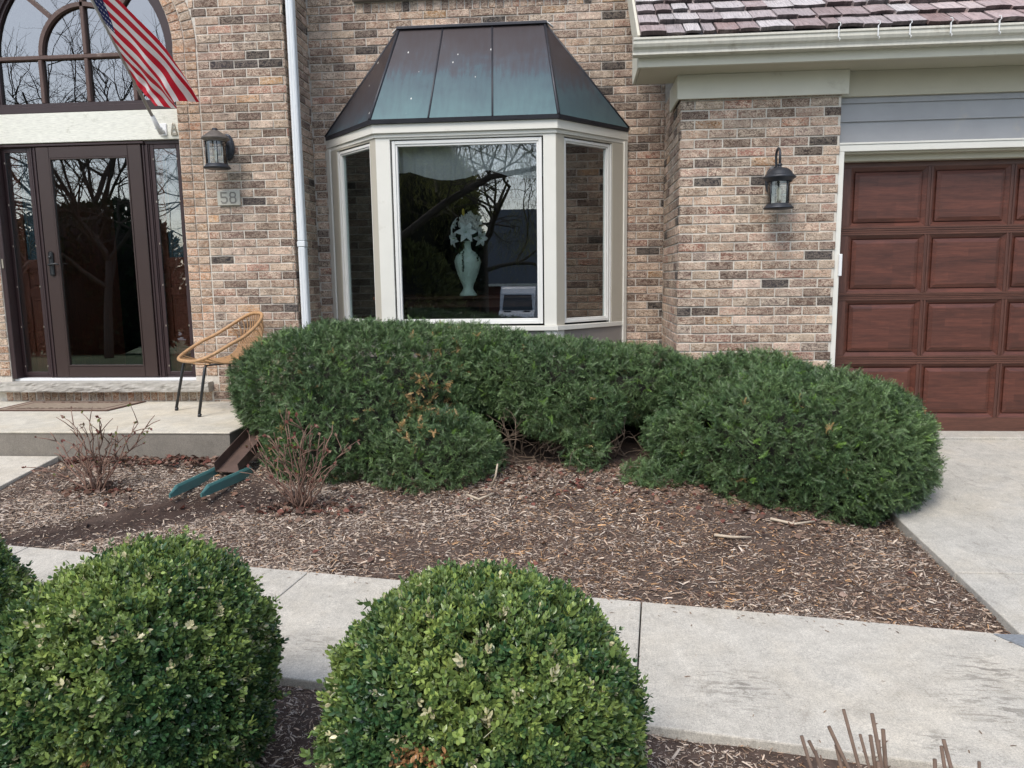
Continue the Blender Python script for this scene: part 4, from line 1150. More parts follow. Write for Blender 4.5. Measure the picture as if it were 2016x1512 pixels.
for i in range(nu):
    for j in range(nvs):
        F.append((i * (nvs + 1) + j, (i + 1) * (nvs + 1) + j, (i + 1) * (nvs + 1) + j + 1, i * (nvs + 1) + j + 1))
        s_ = j // 4; u = (i + .5) / nu
        if u < .12 and s_ >= 6: c_ = (.012, .022, .10)
        else: c_ = (.50, .012, .03) if s_ % 2 == 0 else (.74, .72, .72)
        Cc.append((*c_, 1))
cloth = np_obj('flag_cloth', V, F, M['flagcloth'], fg, Cc, True)
mb = MB(); mb.cur = (.78, .78, .80, 1)
for r_ in range(9):
    for c_ in range(6 - (r_ % 2)):
        u0 = .12 * ((c_ + .5 + (.5 if r_ % 2 else 0)) / 6.0); v0 = 6 / 13 + 7 / 13 * (r_ + .5) / 9
        P_ = FS(u0, v0); du = (FS(u0 + .01, v0) - P_).normalized(); dv = (FS(u0, v0 + .01) - P_).normalized(); nn = du.cross(dv).normalized()
        for sgn in (1, -1):
            vs = [P_ + nn * .002 * sgn]
            for k in range(10):
                rr_ = .010 if k % 2 == 0 else .004; a = pi * k / 5; vs.append(P_ + (du * math.cos(a) + dv * math.sin(a)) * rr_ + nn * .002 * sgn)
            mb.add(vs, [[0, 1 + k, 1 + (k + 1) % 10] for k in range(10)])
mb.build('stars', M['flagcloth'], cloth)
# spare bracket on the header
hk = MB()
def arch_prof(w, hgt, zz, x, yv, th):
    pts = [(x - w, yv, zz), (x - w * .55, yv, zz + hgt * .75), (x - w * .3, yv, zz + hgt), (x + w * .05, yv, zz + hgt), (x + w * .25, yv, zz + hgt * .75), (x + w, yv, zz)]
    return pts
hk.tube(arch_prof(.026, .095, 2.435, -3.312, 6.226, 0), .004, 6)
hk.box(-3.334, -3.290, 6.222, 6.230, 2.432, 2.452, .002); hk.box(-3.329, -3.303, 6.222, 6.230, 2.480, 2.487, .001)
tag(hk.build('metal_bracket', M['brass']), 'small empty metal bracket screwed to the white header beside the flag pole', 'bracket')

# ------------------------------------------------------------------ doormat
dm = MB(); q = [(-4.74, 5.665), (-3.745, 5.67), (-3.69, 6.13), (-4.74, 6.13)]
cs = [(.135, .085, .07), (.30, .245, .19), (.15, .10, .08), (.27, .22, .17)]
def quadring(f0, f1, z):
    cxm = sum(p[0] for p in q) / 4; cym = sum(p[1] for p in q) / 4
    a = [(p[0] + (cxm - p[0]) * f0 * .46, p[1] + (cym - p[1]) * f0) for p in q]; b_ = [(p[0] + (cxm - p[0]) * f1 * .46, p[1] + (cym - p[1]) * f1) for p in q]
    dm.add([(*p, z) for p in a] + [(*p, z) for p in b_], [[i, (i + 1) % 4, 4 + (i + 1) % 4, 4 + i] for i in range(4)])
for k, (f0, f1) in enumerate(((0, .14), (.14, .30), (.30, .44), (.44, .999))):
    dm.cur = (*cs[k], 1); quadring(f0, f1, .209)
dm.cur = (.10, .065, .05, 1); dm.add([(*p, .209) for p in q] + [(*p, .2005) for p in q], [[i, (i + 1) % 4, 4 + (i + 1) % 4, 4 + i] for i in range(4)])
rs = random.Random(41)
dm.cur = (.11, .07, .055, 1)
for k in range(46):
    x = rs.uniform(-4.6, -3.85); y = rs.choice([5.75, 5.76, 6.04, 6.05]) + rs.uniform(-.01, .01); w_ = rs.uniform(.012, .03)
    dm.box(x, x + w_, y, y + .012, .2092, .2115)
tag(dm.build('doormat', M['mat']), 'flat brown and tan patterned doormat lying on the stoop before the door', 'doormat')

# ------------------------------------------------------------------ wicker chair
CO = Vector((-2.985, 5.62, .2)); fx = Vector((-.64, -.768, 0)); fy = Vector((.768, -.64, 0))   # fx = forward, fy = sitter's left side towards the camera
def CP(a, b_, c_): return CO + fx * a + fy * b_ + Vector((0, 0, c_))
ch = empty('wicker_chair', 'rattan hoop chair with slatted back and black metal legs standing on the stoop', 'chair', tuple(CO))
def hoop(t):
    # t angle, 0 = front
    sg = lambda v, p: math.copysign(abs(v) ** p, v); a = .06 - .315 + .315 * sg(math.cos(t), .85) ; b_ = .285 * sg(math.sin(t), .66)
    s_ = (1 - math.cos(t)) / 2
    z = .415 + .345 * (s_ ** 1.25)
    return (a, b_ * (1 - .22 * s_), z)
hp = [CP(*hoop(2 * pi * i / 64)) for i in range(64)]
MB().tube(hp, .0135, 10, closed=True).build('hoop_rail', M['rattan'], ch)
sl_ = MB(); tmat = MB(); sp = MB()
nr = 17
for i in range(nr):
    b_ = (-.5 + i / (nr - 1)) * .44
    # front crossing on hoop
    isg = lambda v: math.asin(math.copysign(min(1, abs(v)) ** (1 / .66), v)); tf = isg(b_ / .285) ; A = hoop(tf)
    tb_ = pi - isg(b_ / (.285 * .79)); B = hoop(tb_)
    pts = [A, (A[0] - .12, b_, .398), (-.22, b_, .390), (-.35, b_ * .97, .394), (-.43, b_ * .96, .42), (-.49, b_ * .95, .50), ((B[0] - .53) / 2 - .01, b_ * .97, .63), (B[0] + .0, B[1], B[2])]
    # smooth
    P_ = [Vector(p) for p in pts]
    sm_ = []
    for k in range(len(P_) - 1):
        a0 = P_[max(k - 1, 0)]; a1 = P_[k]; a2 = P_[k + 1]; a3 = P_[min(k + 2, len(P_) - 1)]
        for s_ in range(4):
            t = s_ / 4; sm_.append(.5 * ((2 * a1) + (-a0 + a2) * t + (2 * a0 - 5 * a1 + 4 * a2 - a3) * t * t + (-a0 + 3 * a1 - 3 * a2 + a3) * t ** 3))
    sm_.append(P_[-1])
    sl_.tube([CP(*p) for p in sm_], .0045, 6)
sl_.build('slatted_seat', M['rattan'], ch)
cb = MB()
for (a, z) in ((-.475, .47), (-.545, .61), (-.18, .386)):
    cb.tube([CP(a, -.20, z), CP(a, 0, z), CP(a, .20, z)], .003, 6)
cb.tube([CP(-.02, -.27, .40), CP(-.04, 0, .380), CP(-.02, .27, .40)], .006, 6)
for i in range(30):
    t = pi - .95 + 1.9 * i / 29; p = hoop(t); pr = CP(*p)
    cb.tube([pr + Vector((0, 0, .015)), pr + fx * .012, pr + Vector((0, 0, -.018)), pr - fx * .012, pr + Vector((0, 0, .015))], .0025, 5)
cb.build('wicker_binding', M['rattan'], ch)
for (a, b_, ta, tb2) in ((-.02, .20, .06, .217), (-.02, -.20, .06, -.217), (-.38, .18, -.43, .21), (-.38, -.18, -.43, -.21)):
    lg = MB(); lg.tube([CP(a - .05 * (1 if a > -.2 else -1), b_ * .8, .386), CP(a - .01 * (1 if a > -.2 else -1), b_ * .97, .388), CP(a + (ta - a) * .06, b_, .366), CP(ta, tb2, .02)], .0115, 8)
    l_ = lg.build('leg', M['black'], ch)
    MB().tube([CP(ta, tb2, .0), CP(ta - (ta - a) * .06, tb2, .024)], .0145, 8).build('foot_cap', M['black'], l_)
ud = MB(); ud.tube([CP(-.04, -.18, .384), CP(-.36, -.16, .384)], .009, 6); ud.tube([CP(-.04, .18, .384), CP(-.36, .16, .384)], .009, 6); ud.build('under_frame', M['black'], ch)

# ------------------------------------------------------------------ splash block and trough
sb = empty('splash_block', 'green plastic downspout splash block with two raised rims sunk in the soil', 'splash block', (-2.22, 4.3, 0))
def rim(xa, ya_, xb, yb_, name='rim'):
    m_ = MB(); d = Vector((xb - xa, yb_ - ya_, 0)); L = d.length; d.normalize(); s = Vector((d.y, -d.x, 0))
    secs = []
    for t, hh, ww in ((0, .0, .005), (.05, .012, .011), (.13, .034, .0155), (1, .040, .017), (1.02, .03, .014)):
        c = Vector((xa, ya_, -.035)) + d * L * t
        secs.append([c - s * ww, c - s * ww * .85 + Vector((0, 0, hh * .8 + .02)), c - s * ww * .3 + Vector((0, 0, hh + .025)), c + s * ww * .3 + Vector((0, 0, hh + .025)), c + s * ww * .85 + Vector((0, 0, hh * .8 + .02)), c + s * ww])
    vs = [p for q_ in secs for p in q_]; fs = [[k * 6 + i, k * 6 + i + 1, (k + 1) * 6 + i + 1, (k + 1) * 6 + i] for k in range(4) for i in range(5)] + [[0, 1, 2, 3, 4, 5], [24, 25, 26, 27, 28, 29][::-1]]
    m_.add(vs, fs); m_.build(name, M['teal'], sb, bevel=.004)
rim(-2.372, 4.10, -2.325, 4.60); rim(-2.19, 4.12, -2.105, 4.60)
tr = MB(); A = Vector((-2.225, 4.54, .004)); B = Vector((-2.10, 5.25, .30)); d = (B - A); s = Vector((.085, -.012, 0)); u_ = Vector((0, -.02, .065)); t_ = Vector((.003, 0, 0))
for k, (a, b_) in enumerate(((-1, 0), (1, 0))):
    pass
prof_ = [-s + u_, -s, s, s + u_, s * .96 + u_, s * .96 + u_ * .06, -s * .96 + u_ * .06, -s * .96 + u_]
vs = [A + p for p in prof_] + [B + p for p in prof_]
tr.add(vs, [[i, (i + 1) % 8, 8 + (i + 1) % 8, 8 + i] for i in range(8)] + [[0, 1, 6, 7], [1, 2, 5, 6], [2, 3, 4, 5]])
tag(tr.build('drain_trough', M['rusty']), 'brown rusty metal drain trough sloping from the stoop corner onto the green splash block', 'trough')

# ------------------------------------------------------------------ foliage tools
def nz3(p, s, o=0): return mnoise.noise(Vector((p[0] * s + o, p[1] * s, p[2] * s)))
def sample_blobs(blobs, n, p_exp=2.35, disp=(.05, 2.6, .035, 7.0), inset=0.0, zmin=-1, gap=None):
    """blobs: (c, r) ; returns positions and normals on the union surface"""
    P = []; Nn = []
    areas = np.array([(b_[1][0] * b_[1][1] + b_[1][1] * b_[1][2] + b_[1][0] * b_[1][2]) for b_ in blobs]); areas /= areas.sum()
    for bi, (c, r_) in enumerate(blobs):
        m = int(n * areas[bi]); d = rng.normal(size=(m * 4, 3)); d /= np.linalg.norm(d, axis=1)[:, None]
        c = np.array(c); r_ = np.array(r_)
        k = (np.abs(d) ** p_exp).sum(1) ** (-1 / p_exp)
        q_ = d * k[:, None]
        # area-ish weighting
        nrm = np.sign(q_) * np.abs(q_) ** (p_exp - 1) / r_; nl = np.linalg.norm(nrm, axis=1); nrm /= nl[:, None]
        n0 = np.sign(q_) * np.abs(q_) ** (p_exp - 1); n0 /= np.linalg.norm(n0, axis=1)[:, None]
        wgt = k ** 2 / (d * n0).sum(1) * np.linalg.norm(n0 / r_, axis=1)
        keep = rng.random(len(wgt)) < wgt / np.quantile(wgt, .98); q_ = q_[keep][:m]; nrm = nrm[keep][:m]
        pts = c + q_ * r_
        ok = pts[:, 2] > zmin
        for bj, (c2, r2) in enumerate(blobs):
            if bj == bi: continue
            e = (np.abs((pts - np.array(c2)) / (np.array(r2) * .95)) ** p_exp).sum(1); ok &= e > 1
        pts = pts[ok]; nrm = nrm[ok]
        P.append(pts); Nn.append(nrm)
    P = np.concatenate(P); Nn = np.concatenate(Nn)
    f = np.array([disp[0] * nz3(p, disp[1]) + disp[2] * nz3(p, disp[3], 5) for p in P])
    P = P + Nn * (f - inset)[:, None]
    if gap is not None:
        g = np.array([nz3(p, gap[0], 11) for p in P]); kp = g > gap[1]; P, Nn, f = P[kp], Nn[kp], f[kp]
    return P, Nn, f

def frames(A, spin):
    """orthonormal frames with x = A"""
    A = A / np.linalg.norm(A, axis=1)[:, None]
    ref = np.where(np.abs(A[:, 2:3]) < .9, np.array([[0, 0, 1.]]), np.array([[1., 0, 0]]))
    Y_ = np.cross(ref, A); Y_ /= np.linalg.norm(Y_, axis=1)[:, None]; Z_ = np.cross(A, Y_)
    c, s_ = np.cos(spin)[:, None], np.sin(spin)[:, None]
    Y2 = Y_ * c + Z_ * s_; Z2 = -Y_ * s_ + Z_ * c
    return np.stack([A, Y2, Z2], axis=1)       # rows are axes

def instance(TV, TF, P, Fr, S, C, tfc=None):
    """TV (k,3) TF (m,q); P (n,3); Fr (n,3,3); S (n,) or (n,3); C (n,4)"""
    n = len(P); k = len(TV)
    S = S[:, None] * np.ones(3) if S.ndim == 1 else S
    L = TV[None, :, :] * S[:, None, :]
    V = np.einsum('nki,nij->nkj', L, Fr) + P[:, None, :]
    F = TF[None] + (np.arange(n) * k)[:, None, None]
    Cc = np.repeat(C[:, None, :], len(TF), axis=1)
    if tfc is not None: Cc = Cc * tfc[None, :, :]
    return V.reshape(-1, 3), F.reshape(-1, TF.shape[1]), Cc.reshape(-1, 4)

def yew_template(seed):
    r_ = random.Random(seed); V = []; F = []; cc = []
    nn = 10
    for i in range(nn):
        x = .08 + .86 * i / nn
        for sgn in (-1, 1):
            L = .36 * (1 - .45 * abs(i / nn - .35)) * r_.uniform(.85, 1.1); an = R(r_.uniform(42, 62)) * (1 - .35 * i / nn); z = r_.uniform(.0, .10)
            dx, dy = math.cos(an) * L, math.sin(an) * L * sgn; w_ = .026
            b = len(V); V += [(x - w_, 0, 0), (x + w_, 0, 0), (x + dx, dy, z * L * 3)]; F.append((b, b + 1, b + 2)); k = r_.uniform(.8, 1.2); cc.append((k, k, k, 1))
    # tip needles
    for a in (-.35, .0, .35):
        b = len(V); V += [(.9, -.03, 0), (.9, .03, 0), (1.15 * math.cos(a * .5), .25 * a, .05)]; F.append((b, b + 1, b + 2)); cc.append((1.25, 1.25, 1.1, 1))
    b = len(V); V += [(-.35, -.014, -.01), (-.35, .014, -.01), (1, 0, 0)]; F.append((b, b + 1, b + 2)); cc.append((.9, .7, .6, 1))
    return np.array(V), np.array(F), np.array(cc)
YT = [yew_template(i) for i in range(4)]

def build_foliage(name, parent, P, A, S, C, temps, mat, spin=None):
    Vs, Fs, Cs = [], [], []; off = 0; n = len(P)
    which = rng.integers(0, len(temps), n)
    sp = rng.uniform(0, 2 * pi, n) if spin is None else spin
    Fr = frames(A, sp)
    for t, (TV, TF, tc) in enumerate(temps):
        m = which == t
        v, f, c = instance(TV, TF, P[m], Fr[m], S[m], C[m], tc)
        Vs.append(v); Fs.append(f + off); Cs.append(c); off += len(v)
    return np_obj(name, np.concatenate(Vs), np.concatenate(Fs), mat, parent, np.concatenate(Cs))

def yew(name, label, loc, blobs, hull, n, gap=None, brown=.004, zmin=-.15, branches=None, seed=1, bc=None):
    e = empty(name, label, 'shrub', loc)
    parts = []
    for layer, (ins, fr_) in enumerate(((.0, .62), (.035, .34), (.08, .24))):
        P, Nn, f = sample_blobs(blobs, int(n * fr_), inset=ins, zmin=zmin, gap=gap)
        parts.append((P, Nn, f))
    P = np.concatenate([p[0] for p in parts]); Nn = np.concatenate([p[1] for p in parts]); f = np.concatenate([p[2] for p in parts])
    # shoots grow in clusters of several sprigs from one point
    q = 6; kk = len(P)
    gi = rng.choice(kk, kk // q, replace=False); Pc, Nc = P[gi], Nn[gi]
    Pc = Pc + Nc * rng.normal(size=(len(gi), 1)) * .010
    dirc = Nc * .75 + rng.normal(size=Pc.shape) * .45 + np.array([0, 0, .08])
    P = np.repeat(Pc, q, axis=0); Nn = np.repeat(Nc, q, axis=0); m = len(P)
    A = np.repeat(dirc, q, axis=0) + rng.normal(size=(m, 3)) * .78
    A /= np.linalg.norm(A, axis=1)[:, None]
    P = P + A * rng.uniform(-.012, .020, (m, 1)) + rng.normal(size=(m, 3)) * .006
    S = rng.uniform(.030, .050, m)
    tone = np.repeat(rng.uniform(.65, 1.35, len(gi)), q) * rng.uniform(.8, 1.2, m)
    base = np.array([.028, .066, .027]); light = np.array([.140, .215, .085])
    cl = np.array([.5 + .9 * nz3(p, 3.2, 4) for p in Pc]).clip(0, 1); cl = np.repeat(cl * .40 + rng.random(len(gi)) * .45, q) + rng.random(m) * .15
    k = (cl * .9).clip(0, 1)[:, None]
    C = (base * (1 - k) + light * k) * tone[:, None]
    pb = np.full(len(gi), brown * 2)
    if bc is not None: pb = pb + .20 * np.exp(-((Pc[:, 0] - bc[0]) / .16) ** 2 - ((Pc[:, 2] - bc[2]) / .22) ** 2) * (Pc[:, 1] < bc[1] + .5)
    br = np.repeat(rng.random(len(gi)) < pb, q); C[br] = np.array([.42, .27, .12])
    yg = np.repeat(rng.random(len(gi)) < .02, q); C[yg] = np.array([.12, .22, .04])
    C = np.concatenate([C, np.ones((m, 1))], 1)
    build_foliage('foliage', e, P - A * .015, A, S, C, YT, M['yew'])
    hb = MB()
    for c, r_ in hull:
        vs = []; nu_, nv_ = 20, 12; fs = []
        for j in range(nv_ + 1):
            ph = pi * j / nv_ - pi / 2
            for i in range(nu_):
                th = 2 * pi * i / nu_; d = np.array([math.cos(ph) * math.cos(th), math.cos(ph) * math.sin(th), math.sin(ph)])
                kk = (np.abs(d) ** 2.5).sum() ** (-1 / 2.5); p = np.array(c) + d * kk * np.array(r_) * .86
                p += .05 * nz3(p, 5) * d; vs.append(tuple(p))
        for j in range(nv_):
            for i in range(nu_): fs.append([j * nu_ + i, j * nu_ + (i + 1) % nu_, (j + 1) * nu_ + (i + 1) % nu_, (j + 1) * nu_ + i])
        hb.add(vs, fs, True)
    hb.build('shade_hull', M['inner'], e)  # solid dark hull added to stop see-through and make gaps read as shade
    return e

# branches
def limb_path(p, d, L, n, wob, rs, grav=0):
    p = Vector(p); d = Vector(d).normalized(); pts = [p.copy()]
    for i in range(n):
        d = (d + Vector((rs.gauss(0, wob), rs.gauss(0, wob), rs.gauss(0, wob) + grav))).normalized(); p = p + d * (L / n); pts.append(p.copy())
    return pts, d
def grow(mb, p, d, L, r_, lvl, rs, spread=.7, wob=.14, kids=3, grav=0, sides=5, tips=None, ratio=.66):
    n = 5 if lvl > 1 else 3
    pts, dd = limb_path(p, d, L, n, wob, rs, grav)
    mb.tube(pts, [r_ * (1 - .5 * i / n) for i in range(n + 1)], sides if lvl > 1 else 3, cap=False)
    if lvl == 0:
        if tips is not None: tips.append((pts[-1], dd))
        return
    for k in range(kids):
        i = rs.randint(max(1, n // 2), n); q_ = pts[i]
        nd = (dd + Vector((rs.gauss(0, spread), rs.gauss(0, spread), rs.gauss(0, spread * .7)))).normalized()
        grow(mb, q_, nd, L * rs.uniform(ratio - .12, ratio + .12), r_ * .55, lvl - 1, rs, spread, wob * 1.1, kids, grav, sides, tips, ratio)

# yews -------------------------------------------------------------
def bare_branches(parent, base, n, L, seed, rs_col=(.20, .15, .11), spread=.6, dirs=(0, -1, .5)):
    rs = random.Random(seed); mb = MB(); mb.cur = (*rs_col, 1)
    for i in range(n):
        b_ = (base[0] + rs.uniform(-.75, .75), base[1] + rs.uniform(-.15, .15), base[2])
        grow(mb, b_, (rs.uniform(-.9, .9) + dirs[0], rs.uniform(-1.0, .0) + dirs[1] * .3, rs.uniform(.4, 1.0)), L * rs.uniform(.7, 1.1), .0062, 2, rs, .6, .22, 3, 0, 5)
    return mb.build('branches', M['twig'], parent)
yl = yew('yew_shrub', 'large rounded dark green yew at the stoop corner with a low lobe bulging forward', (-1.5, 5.2, 0),
    [((-1.50, 5.32, .45), (.93, .72, .45)), ((-1.50, 4.93, .20), (.56, .55, .42)), ((-.93, 4.70, .11), (.43, .42, .26)), ((-.75, 5.50, .54), (.55, .50, .31))],
    [((-1.45, 5.36, .36), (.76, .56, .33)), ((-1.45, 4.98, .14), (.42, .42, .33)), ((-.92, 4.78, .06), (.31, .29, .22)), ((-.75, 5.55, .50), (.42, .36, .18))], 130000, brown=.0012, bc=(-.95, 4.95, .52))
ym = yew('yew_shrub', 'middle yew under the bay window, raised over a dark hollow of bare branches', (-.1, 5.4, 0),
    [((-.25, 5.40, .50), (.62, .58, .27)), ((.35, 5.45, .47), (.52, .48, .24)), ((-.02, 4.98, .34), (.35, .30, .18)), ((.66, 5.50, .40), (.36, .38, .24)), ((.06, 4.80, .10), (.13, .13, .11)), ((.62, 4.75, .18), (.18, .22, .16)), ((.50, 4.55, .00), (.22, .18, .07))],
    [((-.25, 5.50, .50), (.46, .40, .15)), ((.35, 5.55, .40), (.36, .32, .12)), ((.1, 6.0, .2), (1.0, .16, .45))], 68000, gap=(4.2, -.42), brown=.002)
bare_branches(ym, (.1, 5.1, -.02), 30, .30, 77)
yr = yew('yew_shrub', 'broad mounded yew spilling over the concrete driveway edge before the garage pier', (1.4, 4.75, 0),
    [((1.36, 4.78, .19), (.74, .76, .42)), ((1.50, 4.68, .16), (.60, .66, .39)), ((1.15, 5.15, .36), (.60, .50, .30)), ((1.28, 4.38, .02), (.50, .36, .26))],
    [((1.42, 4.78, .14), (.62, .62, .33)), ((1.60, 4.68, .08), (.50, .54, .28)), ((1.15, 5.2, .32), (.45, .36, .21)), ((1.30, 4.36, -.03), (.38, .24, .20))], 130000, brown=.0012)

# boxwoods ---------------------------------------------------------
def leaf_template(seed):
    r_ = random.Random(seed); V = []; F = []; cc = []
    # a twig tip: 3 opposite pairs of leaves plus tip pair
    for pr in range(4):
        x = .10 + .27 * pr
        for sgn in (-1, 1):
            an = R(r_.uniform(35, 70)) if pr < 3 else R(r_.uniform(15, 35)); L = r_.uniform(.50, .66) * (1 - .12 * pr); w_ = L * .27; rot = (pi / 2 if pr % 2 else 0) + r_.uniform(-.3, .3)
            d = np.array([math.cos(an), math.sin(an) * sgn, 0]); up_ = np.array([-math.sin(an) * sgn * sgn, math.cos(an) * sgn, 0]); up_ = np.array([-math.sin(an), math.cos(an) * sgn, 0]); sd = np.array([0, 0, 1.])
            pts = []
            for t, ww in ((0, .25), (.35, 1.0), (.72, .86), (1.0, .12)):
                c = d * L * t - up_ * (.10 * L * t * t) * 1
                pts += [c - sd * w_ * ww + up_ * w_ * .22 * ww, c, c + sd * w_ * ww + up_ * w_ * .22 * ww]
            pts = np.array(pts); cr_, sr = math.cos(rot), math.sin(rot)
            RM = np.array([[1, 0, 0], [0, cr_, -sr], [0, sr, cr_]]); pts = pts @ RM.T + np.array([x, 0, 0])
            b = len(V); V += [tuple(p) for p in pts]; k = r_.uniform(.78, 1.2) * (1.0 + .12 * pr)
            for i in range(3):
                for j in (0, 1): F.append((b + i * 3 + j, b + i * 3 + j + 1, b + (i + 1) * 3 + j + 1, b + (i + 1) * 3 + j)); cc.append((k, k * (1 if j else .96), k, 1))
    b = len(V); V += [(-.5, -.02, 0), (-.5, .02, 0), (1, .01, 0), (1, -.01, 0)]; F.append((b, b + 1, b + 2, b + 3)); cc.append((1.1, .8, .5, 1))
    return np.array(V), np.array(F), np.array(cc)
BT = [leaf_template(i + 50) for i in range(5)]
def boxwood(label, c, r_, n):
    e = empty('boxwood_shrub', label, 'shrub', (c[0], c[1], -.22), 'clipped boxwood balls along the path')
    blobs = [(c, r_)]
    Ps = []; Ns = []
    for ins, fr_ in ((0, .62), (.025, .28), (.06, .2)):
        P, Nn, f = sample_blobs(blobs, int(n * fr_), 2.45, (.026, 4.2, .022, 11), inset=ins, zmin=-.25, gap=(11, -.55) if ins == 0 else None); Ps.append(P); Ns.append(Nn)
    P = np.concatenate(Ps); Nn = np.concatenate(Ns); m = len(P)
    A = Nn + rng.normal(size=(m, 3)) * .50 + np.array([0, 0, .30])
    out = rng.random(m) < .05; P[out] += Nn[out] * rng.uniform(.01, .035, (int(out.sum()), 1))
    S = rng.uniform(.025, .040, m)
    big = np.array([nz3(p, 6, 3) for p in P])
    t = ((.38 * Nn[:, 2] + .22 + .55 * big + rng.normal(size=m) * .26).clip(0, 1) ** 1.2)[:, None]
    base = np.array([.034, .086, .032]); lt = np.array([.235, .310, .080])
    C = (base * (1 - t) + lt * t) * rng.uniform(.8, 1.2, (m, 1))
    pale = rng.random(m) < .028; C[pale] = np.array([.46, .44, .26])
    dead = (np.array([nz3(p, 9, 31) for p in P]) > .60) & (rng.random(m) < .5); C[dead] = np.array([.36, .20, .09])
    C = np.concatenate([C, np.ones((m, 1))], 1)
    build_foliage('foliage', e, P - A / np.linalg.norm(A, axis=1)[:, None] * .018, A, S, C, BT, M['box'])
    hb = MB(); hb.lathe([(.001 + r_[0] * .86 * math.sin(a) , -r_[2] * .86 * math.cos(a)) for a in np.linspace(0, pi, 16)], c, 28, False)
    hb.build('shade_hull', M['inner'], e)  # added dark filler, stands for shade behind the leaves
    MB().tube([(c[0], c[1], -.30), (c[0], c[1], c[2])], .03, 8).build('trunk', M['bark'], e)
boxwood('boxwood ball at the bottom centre of the view, in front of the path', (-.228, 1.70, .105), (.362, .375, .365), 18500)
boxwood('boxwood ball at the left, between the centre ball and the one cut off', (-1.17, 1.80, .125), (.315, .355, .365), 17000)
boxwood('boxwood cut off by the left edge of the view, only its right side showing', (-2.285, 2.18, .075), (.375, .38, .34), 12000)

# ------------------------------------------------------------------ mulch chips
def chips(name, n, xr, yfun, zfun, label, seed, scale=1.0):
    r_ = np.random.default_rng(seed)
    x = r_.uniform(xr[0], xr[1], n); 
    y = np.empty(n)
    for i in range(n):
        a, b_ = yfun(x[i]); y[i] = a + (b_ - a) * r_.random() ** 1.15
    z = np.array([zfun(a, b_) for a, b_ in zip(x, y)])
    # darker, barer soil patches have fewer chips
    nz_ = np.array([mnoise.noise(Vector((a * 1.6, b_ * 1.6, 9))) for a, b_ in zip(x, y)])
    d = np.abs((x + 2.35) * .60 - (y - 3.95) * .80)
    tr_ = ((x < -1.9) & (d < .19)) | (np.hypot(x + 1.75, y - 4.15) < .17)
    kp = (r_.random(n) < np.where(nz_ < -.2, .55, 1.0)) & ~(tr_ & (r_.random(n) < .85))
    x, y, z, nz_ = x[kp], y[kp], z[kp], nz_[kp]; m = len(x)
    L = r_.lognormal(-4.42, .55, m).clip(.004, .055) * scale; W = L * r_.uniform(.06, .22, m); W = W.clip(.0011, .007)
    th = r_.uniform(0, 2 * pi, m); A = np.stack([np.cos(th), np.sin(th) * .8, r_.normal(size=m) * .22], 1)
    Fr = frames(A, r_.normal(size=m) * .7)
    TV = np.array([(-.5, -.5, 0), (-.45, .5, 0), (0, .55, .5), (0, -.5, .5), (.5, .4, .1), (.48, -.4, .1)]); TF = np.array([(0, 1, 2, 3), (3, 2, 4, 5)])
    S = np.stack([L, W, W * r_.uniform(.3, 1.5, m)], 1)
    pal = np.array([(.36, .27, .20), (.24, .165, .12), (.44, .36, .285), (.15, .095, .068), (.42, .25, .13), (.09, .055, .042), (.50, .43, .36), (.31, .26, .225)])
    p1 = np.array([.16, .18, .12, .20, .06, .16, .05, .07]); grey = np.array([.16, .08, .28, .07, .02, .05, .22, .12]); org = np.array([.16, .16, .12, .15, .20, .12, .05, .04])
    cidx = np.empty(m, int)
    for i in range(m):
        g = sstep(.62 + nz_[i] * 1.6 - (x[i] + .6) * .30); o = math.exp(-((x[i] - .35) ** 2 / .7 + (y[i] - 3.9) ** 2 / .5))
        pp = p1 * max(0, 1 - g - o) + grey * g + org * o; pp /= pp.sum(); cidx[i] = r_.choice(8, p=pp)
    C = pal[cidx] * r_.uniform(.85, 1.5, (m, 1)); C = np.concatenate([C, np.ones((m, 1))], 1)
    V, F, Cc = instance(TV, TF, np.stack([x, y, z + .003 + r_.random(m) * .006], 1), Fr, S, C)
    tag(np_obj(name, V, F, M['chip'], None, Cc), label, 'mulch', kind='stuff')
chips('wood_mulch', 165000, (-3.55, 1.76), lambda x: (y_far(x) - .01, 4.86), z_bed, 'shredded brown wood mulch covering the bed between path and house', 5, 1.0)
chips('wood_mulch', 46000, (-1.6, 1.7), lambda x: (1.25, y_near(x) + .01), z_front, 'shredded wood mulch in the front bed below the path', 6, .85)

r_ = np.random.default_rng(44); TVc = np.array([(-.5, -.5, 0), (-.45, .5, 0), (0, .55, .5), (0, -.5, .5), (.5, .4, .1), (.48, -.4, .1)]); TFc = np.array([(0, 1, 2, 3), (3, 2, 4, 5)])
m = 150; xs_ = r_.uniform(-1.6, 1.75, m); ys_ = np.where(r_.random(m) < .6, y_far(xs_) - abs(r_.normal(size=m)) * .05, y_near(xs_) + r_.random(m) * .9); th = r_.uniform(0, 6.28, m)
P = np.stack([xs_, ys_, z_path(xs_) + .002], 1); L = r_.uniform(.005, .022, m)
V, F, Cc = instance(TVc, TFc, P, frames(np.stack([np.cos(th), np.sin(th), th * 0 + .02], 1), r_.normal(size=m) * .1), np.stack([L, L * .2, L * .1], 1), np.concatenate([np.array([.22, .15, .10]) * r_.uniform(.5, 1.4, (m, 1)), np.ones((m, 1))], 1))
tag(np_obj('path_debris', V, F, M['chip'], None, Cc), 'stray mulch splinters lying on the concrete path', 'debris', kind='stuff')
